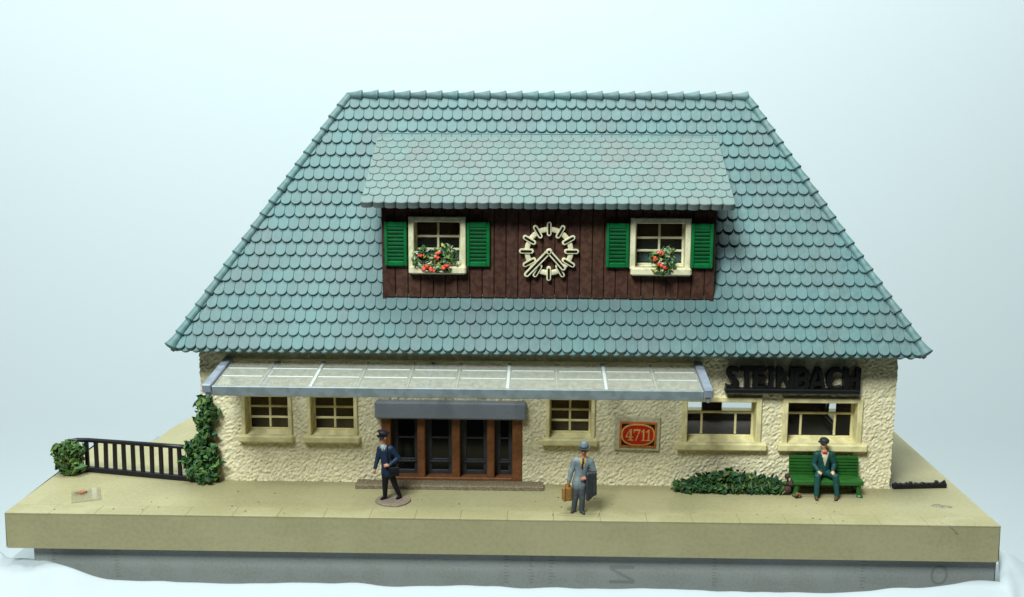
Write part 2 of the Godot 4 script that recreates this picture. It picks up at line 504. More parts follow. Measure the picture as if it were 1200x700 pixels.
func dormer_roof(b: Node3D) -> void:
	var lo := Vector3(XC + 0.15, 85.0, -22.4)
	var hi := Vector3(XC + 0.15, 103.4, -58.0)
	var v := (hi - lo).normalized()
	var n := Vector3(0, -v.z, v.y)
	var L := (hi - lo).length()
	var hw := 52.9
	var st := mb()
	var bx := Transform3D(Basis(Vector3.RIGHT, v, n), lo)
	cbox(st, Vector3(-hw + 0.2, 0.7, -1.0), Vector3(hw - 0.2, L + 1.0, -0.05), 0.1, bx)
	var slab := node("dormer_roof", done(st), M.deck, b)
	slab.set_meta("label", "paler tiled roof over the dormer")
	var rows := 10
	var e := L / rows
	var w := 2 * hw / 32.0
	var th := 0.36
	var base := lin(0.425, 0.485, 0.478)
	var save := tile_tones
	tile_tones = []
	for i in 9: tile_tones.append(tone(base, 0.05))
	var field := mb()
	var len_t := e * 1.35
	var tilt := 0.42 / len_t
	var vv := (v - n * tilt).normalized()
	var nn := Vector3.RIGHT.cross(vv)
	for r in rows:
		var odd := r % 2 == 1
		for i in range(33 if odd else 32):
			var cx := -hw + w * (i + (0.0 if odd else 0.5))
			var k := rng.randi() % tile_tones.size()
			var xf := Transform3D(Basis(Vector3.RIGHT, vv, nn), lo + Vector3(cx, 0, 0) + v * (e * r - 0.2 + rng.randf_range(-0.05, 0.05)) + n * (0.5 + rng.randf_range(-0.03, 0.03)))
			var half := odd and (i == 0 or i == 32)
			if r == 0:
				var t := mb()
				t.set_color(tile_tones[k])
				# eave tiles are thick: their rounded noses hang down as a fringe
				var poly := tile_poly(w - 0.12, len_t, 0.7)
				plate(t, poly, -1.9 + rng.randf_range(-0.12, 0.12), 0.0, 0.16, Transform3D.IDENTITY, true)
				node("tile", done(t), M.tile, slab, xf)
			elif half:
				var t := mb()
				t.set_color(tile_tones[k])
				var s := 1.0 if i == 0 else -1.0
				plate(t, PackedVector2Array([Vector2(0, len_t), Vector2(0, 0.05), Vector2(s * w * 0.3, 0.35), Vector2(s * w * 0.48, 1.0), Vector2(s * w * 0.48, len_t)]), -th, 0, 0.1)
				field.append_from(done(t), 0, Transform3D(xf.basis, xf.origin * MM))
			else:
				field.append_from(tile_mesh("d", w - 0.05, len_t, 1.35, th, k), 0, Transform3D(xf.basis, xf.origin * MM))
	var f := node("tile_field", field.commit(), M.tile, slab)
	f.set_meta("kind", "stuff")
	# flashing at the head and thin barge strips down both sides
	var fl := mb()
	cbox(fl, Vector3(XC - hw + 0.2, 103.3, -57.9), Vector3(XC + hw + 0.1, 104.35, -57.4), 0.15)
	node("flashing", done(fl), mat(Color(0.40, 0.51, 0.51), 0.55), slab)
	for s in [-1, 1]:
		var bs := mb()
		cbox(bs, Vector3(s * (hw - 0.15) - 0.3, 0.3, -1.3), Vector3(s * (hw - 0.15) + 0.3, L, 0.2), 0.12, bx)
		node("barge_strip", done(bs), mat(Color(0.40, 0.51, 0.51), 0.55), slab)
	tile_tones = save

# ---------------------------------------------------------------- windows and shutters
# outer frame with a deep reveal, casement of bars set back in it, one pane of glazing behind each opening, projecting sill
func window(b: Node3D, x0: float, x1: float, y0: float, y1: float, z: float, bar: float, depth: float, cols: Array, rows_y: Array, m: Material, sill: Array, label := "") -> Node3D:
	var wnode := Node3D.new()
	wnode.name = "window"
	b.add_child(wnode, true)
	if label != "": wnode.set_meta("label", label)
	var fz := z + 0.75
	var st := mb()
	cbox(st, Vector3(x0, y0, z - depth), Vector3(x0 + bar, y1, fz), 0.2)
	cbox(st, Vector3(x1 - bar, y0, z - depth), Vector3(x1, y1, fz), 0.2)
	cbox(st, Vector3(x0 + bar - 0.05, y1 - bar, z - depth), Vector3(x1 - bar + 0.05, y1 - 0.02, fz - 0.02), 0.2)
	# splayed inner sill
	var ix0 := x0 + bar
	var ix1 := x1 - bar
	quad(st, Vector3(ix0, y0 + 0.1, fz), Vector3(ix1, y0 + 0.1, fz), Vector3(ix1, y0 + 1.1, z - depth), Vector3(ix0, y0 + 1.1, z - depth), Vector3.UP)
	node("frame", done(st), m, wnode)
	# casement
	var cz := z - depth + 0.3
	var cy0 := y0 + 0.9
	var cy1 := y1 - bar
	var c := 0.55
	var cs := mb()
	cbox(cs, Vector3(ix0 - 0.1, cy0, cz - 0.4), Vector3(ix0 + c, cy1 + 0.1, cz + 0.4), 0.12)
	cbox(cs, Vector3(ix1 - c, cy0, cz - 0.4), Vector3(ix1 + 0.1, cy1 + 0.1, cz + 0.4), 0.12)
	cbox(cs, Vector3(ix0 + c, cy0 + 0.02, cz - 0.38), Vector3(ix1 - c, cy0 + c, cz + 0.38), 0.12)
	cbox(cs, Vector3(ix0 + c, cy1 - c * 0.6, cz - 0.38), Vector3(ix1 - c, cy1 + 0.08, cz + 0.38), 0.12)
	node("casement", done(cs), m, wnode)
	var W := ix1 - ix0
	var H := cy1 - cy0
	var ys := [cy0 + c]
	for r in rows_y:
		var yy: float = cy0 + H * r
		node("muntin", box_mesh(Vector3(ix0 + c - 0.02, yy - 0.33, cz - 0.3), Vector3(ix1 - c + 0.02, yy + 0.33, cz + 0.3), 0.1), m, wnode)
		ys.append(yy)
	ys.append(cy1 - c * 0.6)
	for r in ys.size() - 1:
		var list: Array = cols[min(r, cols.size() - 1)]
		var xs := [ix0 + c]
		for q in list:
			var xx: float = ix0 + W * q
			node("muntin", box_mesh(Vector3(xx - 0.33, ys[r] + 0.2, cz - 0.27), Vector3(xx + 0.33, ys[r + 1] - 0.2, cz + 0.33), 0.1), m, wnode)
			xs.append(xx)
		xs.append(ix1 - c)
		for k in xs.size() - 1:
			node("pane", box_mesh(Vector3(xs[k] - 0.1, ys[r] - 0.1, cz - 0.13), Vector3(xs[k + 1] + 0.1, ys[r + 1] + 0.1, cz - 0.05), 0.02), M.pane, wnode)
	# sill
	node("sill", box_mesh(Vector3(sill[0], sill[2], z - 0.5), Vector3(sill[1], sill[3], z + sill[4]), 0.45), m, wnode)
	return wnode

func shutter(b: Node3D, x0: float, x1: float, y0: float, y1: float, z: float, turn: float) -> void:
	var s := Node3D.new()
	s.name = "shutter"
	b.add_child(s, true)
	s.set_meta("label", "green louvred shutter")
	s.position = Vector3((x0 + x1) / 2, y0, z) * MM
	s.rotation.y = turn
	var w := x1 - x0
	var h := y1 - y0
	var st := mb()
	cbox(st, Vector3(-w / 2, 0, 0), Vector3(-w / 2 + 0.95, h, 1.1), 0.25)
	cbox(st, Vector3(w / 2 - 0.95, 0, 0), Vector3(w / 2, h, 1.1), 0.25)
	cbox(st, Vector3(-w / 2 + 0.9, 0, 0.02), Vector3(w / 2 - 0.9, 1.5, 1.05), 0.25)
	cbox(st, Vector3(-w / 2 + 0.9, h - 1.6, 0.02), Vector3(w / 2 - 0.9, h, 1.05), 0.25)
	cbox(st, Vector3(-w / 2 + 0.5, 0.5, 0.0), Vector3(w / 2 - 0.5, h - 0.5, 0.2), 0.05)
	node("frame", done(st), M.green, s)
	var n := 9
	var gap := (h - 3.1) / n
	for i in n:
		var sl := mb()
		cbox(sl, Vector3(-w / 2 + 0.9, -gap * 0.5, -0.16), Vector3(w / 2 - 0.9, gap * 0.5, 0.16), 0.1, Transform3D(Basis(Vector3.RIGHT, 0.55), Vector3(0, 1.5 + gap * (i + 0.5), 0.55)))
		node("slat", done(sl), M.green, s)

# ---------------------------------------------------------------- walls
func stucco_h(p: Vector3) -> float:
	var w := Vector3(fine.get_noise_3d(p.x, p.y, p.z + 30.0), fine.get_noise_3d(p.x + 50.0, p.y, p.z), fine.get_noise_3d(p.x, p.y + 50.0, p.z)) * 0.4
	var a: float = -crag.get_noise_3d(p.x + w.x, p.y + w.y, p.z + w.z) - 0.25
	return 0.5 * a + 0.36 * fine.get_noise_3d(p.x * 1.9, p.y * 1.9, p.z * 1.9) + 0.2 * broad.get_noise_3d(p.x, p.y, p.z) - 0.2

func stucco(b: Node3D, o: Vector3, u: Vector3, n: Vector3, w: float, h: float, holes: Array, cell: float) -> void:
	var nx := int(ceil(w / cell))
	var ny := int(ceil(h / cell))
	var st := mb(true)
	for j in ny + 1:
		for i in nx + 1:
			var a := w * i / nx
			var y := h * j / ny
			var p := o + u * a + Vector3.UP * y
			var d := n
			if a < 0.8: d = (n - u * (1.0 - a / 0.8)).normalized()
			if w - a < 0.8: d = (n + u * (1.0 - (w - a) / 0.8)).normalized()
			st.add_vertex((p + d * stucco_h(p)) * MM)
	var flip := u.cross(Vector3.UP).dot(n) > 0
	for j in ny:
		for i in nx:
			var ca := w * (i + 0.5) / nx
			var cy := h * (j + 0.5) / ny
			var cut := false
			for q in holes:
				if ca > q[0] and ca < q[1] and cy > q[2] and cy < q[3]: cut = true
			if cut: continue
			var k := j * (nx + 1) + i
			var ids := [k, k + nx + 1, k + nx + 2, k, k + nx + 2, k + 1] if flip else [k, k + nx + 2, k + nx + 1, k, k + 1, k + nx + 2]
			for q in ids: st.add_index(q)
	st.generate_normals()
	node("wall", st.commit(), M.stucco, b)

func walls(b: Node3D) -> void:
	var ox := -X0
	var hf := []
	for q in [[-77.3, -63.4, 13.5, 27.3], [-57.6, -43.6, 13.5, 27.3], [13.9, 27.5, 13.0, 27.3], [54.6, 76.8, 13.0, 27.3], [84.2, 106.6, 13.0, 27.3]]:
		hf.append([q[0] + ox, q[1] + ox, q[2], q[3]])
	hf.append([-35.6 + ox, 6.0 + ox, -1.0, 22.0])
	stucco(b, Vector3(X0, 0, WZ), Vector3.RIGHT, Vector3(0, 0, 1), X1 - X0, EY + 0.2, hf, 0.29)
	var dep := WZ - BZ
	stucco(b, Vector3(X1, 0, WZ), Vector3(0, 0, -1), Vector3(1, 0, 0), dep, EY + 0.2, [[54.0, 69.0, 3.0, 18.0]], 0.6)
	stucco(b, Vector3(X0, 0, BZ), Vector3(0, 0, 1), Vector3(-1, 0, 0), dep, EY + 0.2, [], 0.6)
	# back wall: openings low down, through which the backdrop shows
	var hb := []
	for q in [[64.0, 71.2, 2.6, 20.0], [78.2, 90.0, 2.6, 20.0]]:
		hb.append([X1 - q[1], X1 - q[0], q[2], q[3]])
	stucco(b, Vector3(X1, 0, BZ), Vector3(-1, 0, 0), Vector3(0, 0, -1), X1 - X0, EY + 0.2, hb, 0.8)
	# room inside: floor, brown card lining with the same openings
	node("room_floor", box_mesh(Vector3(X0 + 1.0, 0.05, BZ + 1.0), Vector3(X1 - 1.0, 0.35, WZ - 1.2), 0.05), mat(Color(0.60, 0.52, 0.49), 0.7), b)
	var card := mat(Color(0.46, 0.37, 0.31), 0.8)
	var st := mb()
	var z0 := BZ + 1.3
	var cuts := [[X0 + 1.2, 64.0], [71.2, 78.2], [90.0, X1 - 1.2]]
	for c in cuts: cbox(st, Vector3(c[0], 0.4, z0), Vector3(c[1], EY - 1.5, z0 + 0.6), 0.02)
	cbox(st, Vector3(64.0, 20.0, z0), Vector3(71.2, EY - 1.5, z0 + 0.58), 0.02)
	cbox(st, Vector3(78.2, 20.0, z0), Vector3(90.0, EY - 1.5, z0 + 0.58), 0.02)
	cbox(st, Vector3(64.0, 0.4, z0), Vector3(71.2, 2.6, z0 + 0.58), 0.02)
	cbox(st, Vector3(78.2, 0.4, z0), Vector3(90.0, 2.6, z0 + 0.58), 0.02)
	# right side lining
	cbox(st, Vector3(X1 - 1.8, 0.4, z0 + 1.0), Vector3(X1 - 1.2, EY - 1.5, -98.0), 0.02)
	cbox(st, Vector3(X1 - 1.8, 0.4, -83.0), Vector3(X1 - 1.2, EY - 1.5, WZ - 1.5), 0.02)
	cbox(st, Vector3(X1 - 1.8, 18.0, -98.0), Vector3(X1 - 1.22, EY - 1.5, -83.0), 0.02)
	cbox(st, Vector3(X1 - 1.8, 0.4, -98.0), Vector3(X1 - 1.22, 3.0, -83.0), 0.02)
	# partition between waiting room and hall
	cbox(st, Vector3(44.0, 0.4, z0 + 0.7), Vector3(44.6, EY - 1.5, WZ - 1.5), 0.02)
	node("room_lining", done(st), card, b)
	var bl := mb()
	for q in [[-80.0, -41.0], [10.5, 31.0]]:
		cbox(bl, Vector3(q[0], 8.0, WZ - 9.0), Vector3(q[1], 34.0, WZ - 8.4), 0.02)
	node("window_backing", done(bl), mat(Color(0.50, 0.43, 0.29), 0.9), b)
	node("ceiling", box_mesh(Vector3(X0 + 1.0, EY - 1.4, BZ + 1.0), Vector3(X1 - 1.0, EY - 0.9, WZ - 1.2), 0.05), M.ceiling, b)

# ---------------------------------------------------------------- entrance
func entrance(b: Node3D) -> void:
	var d := Node3D.new()
	d.name = "door"
	b.add_child(d, true)
	d.set_meta("label", "four-bay entrance with brown posts and dark glazed leaves")
	var x0 := -35.9
	var x1 := 6.4
	var z := WZ
	var ps := [[x0, x0 + 2.8], [-25.2, -22.85], [-14.8, -12.3], [-4.2, -1.9], [3.4, x1]]
	for p in ps:
		var wide: bool = p[0] == x0 or p[1] == x1
		node("post", box_mesh(Vector3(p[0], 0.45 if wide else 1.0, z - 3.6), Vector3(p[1], 22.4, z + (0.45 if wide else -0.1)), 0.25), M.post, d)
	node("threshold", box_mesh(Vector3(x0 + 2.7, 0.4, z - 5.0), Vector3(x1 - 2.9, 1.75, z + 0.1), 0.25), M.post, d)
	for i in 4:
		var a: float = ps[i][1]
		var c: float = ps[i + 1][0]
		var zz := z - 3.9
		var st := mb()
		var w := 1.75
		cbox(st, Vector3(a - 0.2, 1.7, zz - 0.5), Vector3(a + w, 22.4, zz + 0.4), 0.15)
		cbox(st, Vector3(c - w + 0.5, 1.7, zz - 0.5), Vector3(c + 0.2, 22.4, zz + 0.4), 0.15)
		cbox(st, Vector3(a + w - 0.05, 1.72, zz - 0.48), Vector3(c - w + 0.55, 3.0, zz + 0.38), 0.15)
		cbox(st, Vector3(a + w - 0.05, 5.2, zz - 0.48), Vector3(c - w + 0.55, 6.6, zz + 0.38), 0.15)
		cbox(st, Vector3(a + w - 0.05, 12.8, zz - 0.45), Vector3(c - w + 0.55, 13.4, zz + 0.2), 0.1)
		cbox(st, Vector3(a + w - 0.05, 19.6, zz - 0.48), Vector3(c - w + 0.55, 22.38, zz + 0.38), 0.15)
		var leafn := node("door_leaf", done(st), M.leaf_door, d)
		node("push_bar", box_mesh(Vector3(a + 0.9, 5.5, zz + 0.55), Vector3(c - 0.7, 6.0, zz + 0.85), 0.12), M.leaf_door, d)
		for q in [[3.0, 5.2], [6.6, 12.8], [13.4, 19.6]]:
			node("pane", box_mesh(Vector3(a + w - 0.1, q[0] - 0.1, zz - 0.2), Vector3(c - w + 0.6, q[1] + 0.1, zz - 0.08), 0.02), M.black_pane, d)
	node("lintel", box_mesh(Vector3(-37.5, 20.6, z - 0.4), Vector3(7.6, 25.9, z + 2.8), 0.5), M.lintel, b)
	# worn doorstep
	var s := mb()
	var n := 26
	for i in n:
		var xa := lerpf(-43.1, 12.9, float(i) / n)
		var xb := lerpf(-43.1, 12.9, float(i + 1) / n)
		var f := func(x): return Vector3(x, 1.32 + 0.12 * fine.get_noise_2d(x * 0.5, 3.0), -22.6 + 0.35 * fine.get_noise_2d(x * 0.4, 9.0))
		var pa: Vector3 = f.call(xa)
		var pb: Vector3 = f.call(xb)
		quad(s, Vector3(xa, pa.y, -27.4), Vector3(xb, pb.y, -27.4), Vector3(xb, pb.y, pb.z - 0.3), Vector3(xa, pa.y, pa.z - 0.3), Vector3.UP)
		quad(s, Vector3(xa, pa.y, pa.z - 0.3), Vector3(xb, pb.y, pb.z - 0.3), Vector3(xb, pb.y - 0.3, pb.z), Vector3(xa, pa.y - 0.3, pa.z), Vector3(0, 1, 1))
		quad(s, Vector3(xa, pa.y - 0.3, pa.z), Vector3(xb, pb.y - 0.3, pb.z), Vector3(xb, 0.02, pb.z), Vector3(xa, 0.02, pa.z), Vector3(0, 0, 1))
	for e in [-43.1, 12.9]:
		quad(s, Vector3(e, 0.02, -27.4), Vector3(e, 1.25, -27.4), Vector3(e, 1.15, -22.7), Vector3(e, 0.02, -22.7), Vector3(sign(e), 0, 0))
	node("doorstep", done(s), M.step, b)

# ---------------------------------------------------------------- glazed canopy
func canopy(b: Node3D) -> void:
	var c := Node3D.new()
	c.name = "canopy"
	b.add_child(c, true)
	c.set_meta("label", "dusty glazed canopy with grey frame over the entrance")
	var back := Vector3(0, 38.2, WZ + 0.4)
	var front := Vector3(0, 35.3, -6.3)
	var v := (front - back).normalized()
	var n := Vector3(0, v.z, -v.y)
	var L := (front - back).length()
	var xa := -79.6
	var xb := 56.6
	var F := Transform3D(Basis(Vector3.RIGHT, n, v), back)
	# end bars stand a little above the glass
	for e in [[xa - 2.5, xa], [xb, xb + 2.5]]:
		var st := mb()
		cbox(st, Vector3(e[0], -1.7, 0.2), Vector3(e[1], 0.75, L + 0.9), 0.25, F)
		node("end_bar", done(st), M.bar, c)
		var st2 := mb()
		var m: float = (e[0] + e[1]) * 0.5
		cbox(st2, Vector3(m - 0.55, -3.3, L - 2.0), Vector3(m + 0.55, -1.6, L + 0.5), 0.2, F)
		node("bracket", done(st2), M.bar, c)
	var fs := mb()
	cbox(fs, Vector3(xa - 0.02, -2.75, L - 0.55), Vector3(xb + 0.02, 0.12, L + 0.35), 0.18, F)
	node("fascia", done(fs), M.grey, c)
	var bk := mb()
	cbox(bk, Vector3(xa - 0.02, -0.5, 0.0), Vector3(xb + 0.02, 0.35, 0.9), 0.12, F)
	node("wall_bar", done(bk), M.cream, c)
	# glazing bars and purlins, then panes between them
	var xs := [xa]
	var cuts := [-66.7, -52.2, -39.1, -25.3, -11.6, 2.6, 16.3, 29.9, 43.8]
	xs.append_array(cuts)
	xs.append(xb)
	var zs := [0.9, L * 0.36, L * 0.64, L - 0.5]
	for r in 3:
		for i in xs.size() - 1:
			var p := mb()
			cbox(p, Vector3(xs[i] + 0.12, -0.35 + rng.randf_range(-0.02, 0.02), zs[r] + 0.1), Vector3(xs[i + 1] - 0.12, -0.05, zs[r + 1] - 0.1), 0.05, F)
			node("pane", done(p), M.dusty, c)
	for r in [1, 2]:
		for i in xs.size() - 1:
			var p := mb()
			cbox(p, Vector3(xs[i] + 0.7, -0.5, zs[r] - 0.17), Vector3(xs[i + 1] - 0.7, 0.06, zs[r] + 0.17), 0.1, F)
			node("purlin", done(p), M.purlin, c)
	for i in range(1, xs.size() - 1):
		var strong: bool = i in [2, 6, 8]
		var p := mb()
		cbox(p, Vector3(xs[i] - (0.45 if strong else 0.22), -0.6, zs[0] + 0.8), Vector3(xs[i] + (0.45 if strong else 0.22), 0.1 if strong else -0.02, L - 0.6), 0.1, F)
		node("glazing_bar", done(p), M.purlin if strong else M.weak_bar, c)
	# steel sub-frame under the glass that carries it from the wall
	for x in [-66.0, -20.0, 30.0]:
		var p := mb()
		cbox(p, Vector3(x - 0.4, -1.9, 0.0), Vector3(x + 0.4, -0.62, L - 0.6), 0.1, F)
		node("bearer", done(p), M.bar, c)

# ---------------------------------------------------------------- base
func base_board() -> void:
	var t := thing("model_base", "long beige plastic baseboard slab carrying the whole model station", "baseboard")
	var out := [Vector2(-137.2, 0), Vector2(137.2, 0), Vector2(137.5, -0.4), Vector2(137.6, -60), Vector2(137.4, -118), Vector2(-108, -118), Vector2(-113, -104), Vector2(-117.4, -92), Vector2(-119, -80), Vector2(-119, -68.5), Vector2(-121, -66.2), Vector2(-137, -66), Vector2(-138.6, -64), Vector2(-138.2, -30), Vector2(-137.6, -0.4)]
	var poly := PackedVector2Array()
	for p in out: poly.append(Vector2(p.x, -p.y))
	# walls of the slab
	var st := mb()
	var n := out.size()
	var c := Vector3(0, 0, -60)
	var kz := -6.6
	for i in n:
		var a: Vector2 = out[i]
		var b: Vector2 = out[(i + 1) % n]
		var e := (b - a).orthogonal().normalized()
		var m := (a + b) * 0.5
		if e.dot(m - Vector2(0, -60)) < 0: e = -e
		var o3 := Vector3(e.x, 0, e.y)
		var ta := -0.45
		var dr := 0.25   # draft of the moulding
		quad(st, Vector3(a.x, ta, a.y), Vector3(b.x, ta, b.y), Vector3(b.x, -10.3, b.y) + o3 * dr, Vector3(a.x, -10.3, a.y) + o3 * dr, o3)
		var ia := Vector3(a.x, 0, a.y) - o3 * 0.4
		var ib := Vector3(b.x, 0, b.y) - o3 * 0.4
		if i != 0:
			quad(st, Vector3(a.x, ta, a.y), Vector3(b.x, ta, b.y), ib, ia, o3 + Vector3.UP)
	var tp := PackedVector2Array()
	for p in out:
		tp.append(Vector2(clamp(p.x, -137.4, 137.2), clamp(p.y, -117.6, kz)))
	var top := Geometry2D.triangulate_polygon(tp)
	for i in range(0, top.size(), 3):
		tri(st, Vector3(tp[top[i]].x, 0, tp[top[i]].y), Vector3(tp[top[i + 1]].x, 0, tp[top[i + 1]].y), Vector3(tp[top[i + 2]].x, 0, tp[top[i + 2]].y), Vector3.UP)
	quad(st, Vector3(-137.3, -0.45, 0), Vector3(137.3, -0.45, 0), Vector3(137.3, -0.45, kz), Vector3(-137.3, -0.45, kz), Vector3.UP)
	quad(st, Vector3(-137.3, -0.45, kz), Vector3(137.3, -0.45, kz), Vector3(137.3, 0, kz), Vector3(-137.3, 0, kz), Vector3(0, 0, 1))
	var bp := PackedVector2Array(out)
	var und := Geometry2D.triangulate_polygon(bp)
	for i in range(0, und.size(), 3):
		tri(st, Vector3(bp[und[i]].x, -10.3, bp[und[i]].y), Vector3(bp[und[i + 1]].x, -10.3, bp[und[i + 1]].y), Vector3(bp[und[i + 2]].x, -10.3, bp[und[i + 2]].y), Vector3.DOWN)
	node("slab", done(st), M.base, t)
	# kerb stones along the front edge
	var x := -137.45
	var i := 0
	while x < 137.0:
		var w := 12.75 + rng.randf_range(-0.25, 0.25)
		var x2: float = min(x + w, 137.4)
		if 137.4 - x2 < 4.0: x2 = 137.4
		var k := mb()
		var lean := rng.randf_range(-0.25, 0.25)
		cbox(k, Vector3(x + 0.02, -0.44, kz + 0.005), Vector3(x2 - 0.02, 0.012 + rng.randf_range(-0.01, 0.01), 0.03 + rng.randf_range(-0.02, 0.02)), 0.07)
		node("kerb_stone", done(k), M.kerb, t)
		x = x2
		i += 1
	# glue residue and a scar of dried cement
	var g := mb(true)
	for q in 16:
		var a := q * 0.7
		lump(g, Vector3(127.0 + 2.6 * cos(a) * (q / 16.0) + rng.randf_range(-0.8, 0.8), 0.02, -14.5 + 1.6 * sin(a) * (q / 16.0)), Vector3(rng.randf_range(0.4, 1.0), 0.18, rng.randf_range(0.25, 0.6)), q * 3.0, 0.5, 6)
	node("glue_residue", done(g), M.glue, t)
	var sc := mb(true)
	var pts := []
	var rad := []
	for q in 9:
		var f := q / 8.0
		pts.append(Vector3(121.5 + 4.2 * f + rng.randf_range(-0.3, 0.3), 0.03 if f < 0.5 else -4.2 * (f - 0.5) * 1.2, -2.8 + 5.8 * f if f < 0.5 else 0.14))
		rad.append(0.04 + 0.06 * sin(PI * f))
	tube(sc, pts, rad, 5)
	node("glue_thread", done(sc), M.glue, t)
	# specks of grit
	var gr := mb(true)
	for q in 46:
		var px := rng.randf_range(-130, 132)
		var pz := rng.randf_range(-19, -1.5)
		var r := rng.randf_range(0.1, 0.26)
		lump(gr, Vector3(px, 0.05, pz), Vector3(r, r * 0.7, r), q * 5.1, 0.4, 6)
	var gm := node("grit", done(gr), M.rust, t)
	gm.set_meta("kind", "stuff")

func surroundings() -> void:
	# hanging paper backdrop beyond the table
	var st := mb(true)
	var prof := [Vector2(-60, -310)]
	for k in 17:
		var a: float = PI * 0.5 * k / 16.0
		prof.append(Vector2(-110 - 235 * sin(a), -310 + 235 * (1.0 - cos(a))))
	prof.append(Vector2(-350, 760))
	for i in prof.size() - 1:
		var a: Vector2 = prof[i]
		var c: Vector2 = prof[i + 1]
		quad(st, Vector3(-800, a.y, a.x), Vector3(800, a.y, a.x), Vector3(800, c.y, c.x), Vector3(-800, c.y, c.x), Vector3(0, 1, 1))
	var bd := node("backdrop", done(st), M.backdrop, self)
	meta(bd, "pale blue-white paper backdrop sweeping up behind the model", "backdrop", "", "structure")
	var tb := node("table_top", box_mesh(Vector3(-150, -44, -150), Vector3(152, -24, 48), 1.0), mat(Color(0.52, 0.55, 0.57), 0.7), self)
	meta(tb, "white table top under the paper sheet and board", "table", "", "structure")
	# board wrapped in newsprint under the base
	var nb := thing("newspaper_board", "board wrapped in grey newsprint under the beige baseboard", "board")
	node("board", box_mesh(Vector3(-131.3, -23.9, -112), Vector3(138.2, -10.36, -2.2), 0.6), M.news, nb)
	var font := SystemFont.new()
	font.font_names = PackedStringArray(["Droid Sans"])
	for q in [["N", 35.0, -16.6, 7.0, PI / 2], ["O", 122.5, -15.4, 5.5, 0.0]]:
		var tm := TextMesh.new()
		tm.text = q[0]
		tm.font = font
		tm.font_size = 64
		tm.pixel_size = q[3] * MM / 46.0
		tm.depth = 0.00004
		var o := node("printed_letter", tm, M.print, nb, Transform3D(Basis(Vector3(0, 0, 1), q[4]) * Basis.from_scale(Vector3(-1, 1, 1)), Vector3(q[1], q[2], -2.17)))
	var lines := mb()
	for cx in [-126.0, -108.0, 2.0, 9.0, 14.5, 60.0, 101.0]:
		for q in 9:
			var y := -11.6 - q * 0.95
			var w := rng.randf_range(0.7, 1.6)
			quad(lines, Vector3(cx, y, -2.165), Vector3(cx + w, y, -2.165), Vector3(cx + w, y - 0.28, -2.165), Vector3(cx, y - 0.28, -2.165), Vector3(0, 0, 1))
	node("printed_text", done(lines), M.print, nb).set_meta("kind", "stuff")
	# white sheet in front, its rim curling up against the board and round the two corners
	var top := func(x):
		var y := -18.3 + 0.5 * fine.get_noise_1d(x * 0.05)
		y += 3.2 * smoothstep(-106.0, -122.0, x)
		y += 2.3 * smoothstep(88.0, 128.0, x)
		y -= 0.7 * smoothstep(50.0, 80.0, x) * smoothstep(110.0, 90.0, x)
		return y
	var sh := mb(true)
	var nx := 160
	var us := [0.0, 0.5, 1.2, 2.5, 4.5, 8.0, 12.0, 17.0, 23.0, 30.0, 38.0]
	var rows := []
	for i in nx + 1:
		var x := lerpf(-158.0, 160.0, float(i) / nx)
		var row := []
		var y0: float = top.call(clamp(x, -132.0, 138.0))
		var z0 := 3.0 + 1.2 * fine.get_noise_1d(x * 0.08 + 40.0)
		z0 -= 6.5 * smoothstep(-112.0, -134.0, x)
		z0 -= 3.0 * smoothstep(118.0, 136.0, x)
		if x > 139.0:
			var s: float = min((x - 139.0) / 2.0, 1.0)
			z0 = lerpf(z0, -10.5, s)
			y0 = lerpf(y0, -10.9, s) - 0.62 * max(0.0, x - 143.0) 
		if x < -139.5:
			var s: float = min((-139.5 - x) / 3.0, 1.0)
			z0 = lerpf(z0, -5.0, s)
			y0 = lerpf(y0, -13.4, s) - 0.5 * max(0.0, -143.0 - x)
		y0 = max(y0, -23.6)
		for u in us:
			var drop: float = (y0 + 23.0) * smoothstep(0.0, 26.0, u)
			var rip: float = 0.7 * fine.get_noise_2d(x * 0.06, u * 0.05) * smoothstep(0.5, 12.0, u) * smoothstep(190.0, 60.0, u)
			var fold := 0.0
			if x < -118.0: fold = 0.8 * sin((x + u * 0.8) * 0.75) * smoothstep(-118.0, -134.0, x) * smoothstep(60.0, 6.0, u) * smoothstep(0.0, 3.0, u)
			row.append(Vector3(x, max(y0 - drop + rip + fold + 0.25 * sin(min(u, 3.0) * 1.05), -23.8), z0 + u))
		rows.append(row)
	for i in nx:
		for j in us.size() - 1:
			quad(sh, rows[i][j], rows[i + 1][j], rows[i + 1][j + 1], rows[i][j + 1], Vector3.UP)
		quad(sh, rows[i][0], rows[i + 1][0], rows[i + 1][0] + Vector3(0, -0.35, 0.1), rows[i][0] + Vector3(0, -0.35, 0.1), Vector3(0, 0, -1))
	var so := node("ground_sheet", done(sh), M.sheet, self)
	meta(so, "white rumpled paper sheet with a wavy rim below the baseboard", "paper sheet", "", "structure")

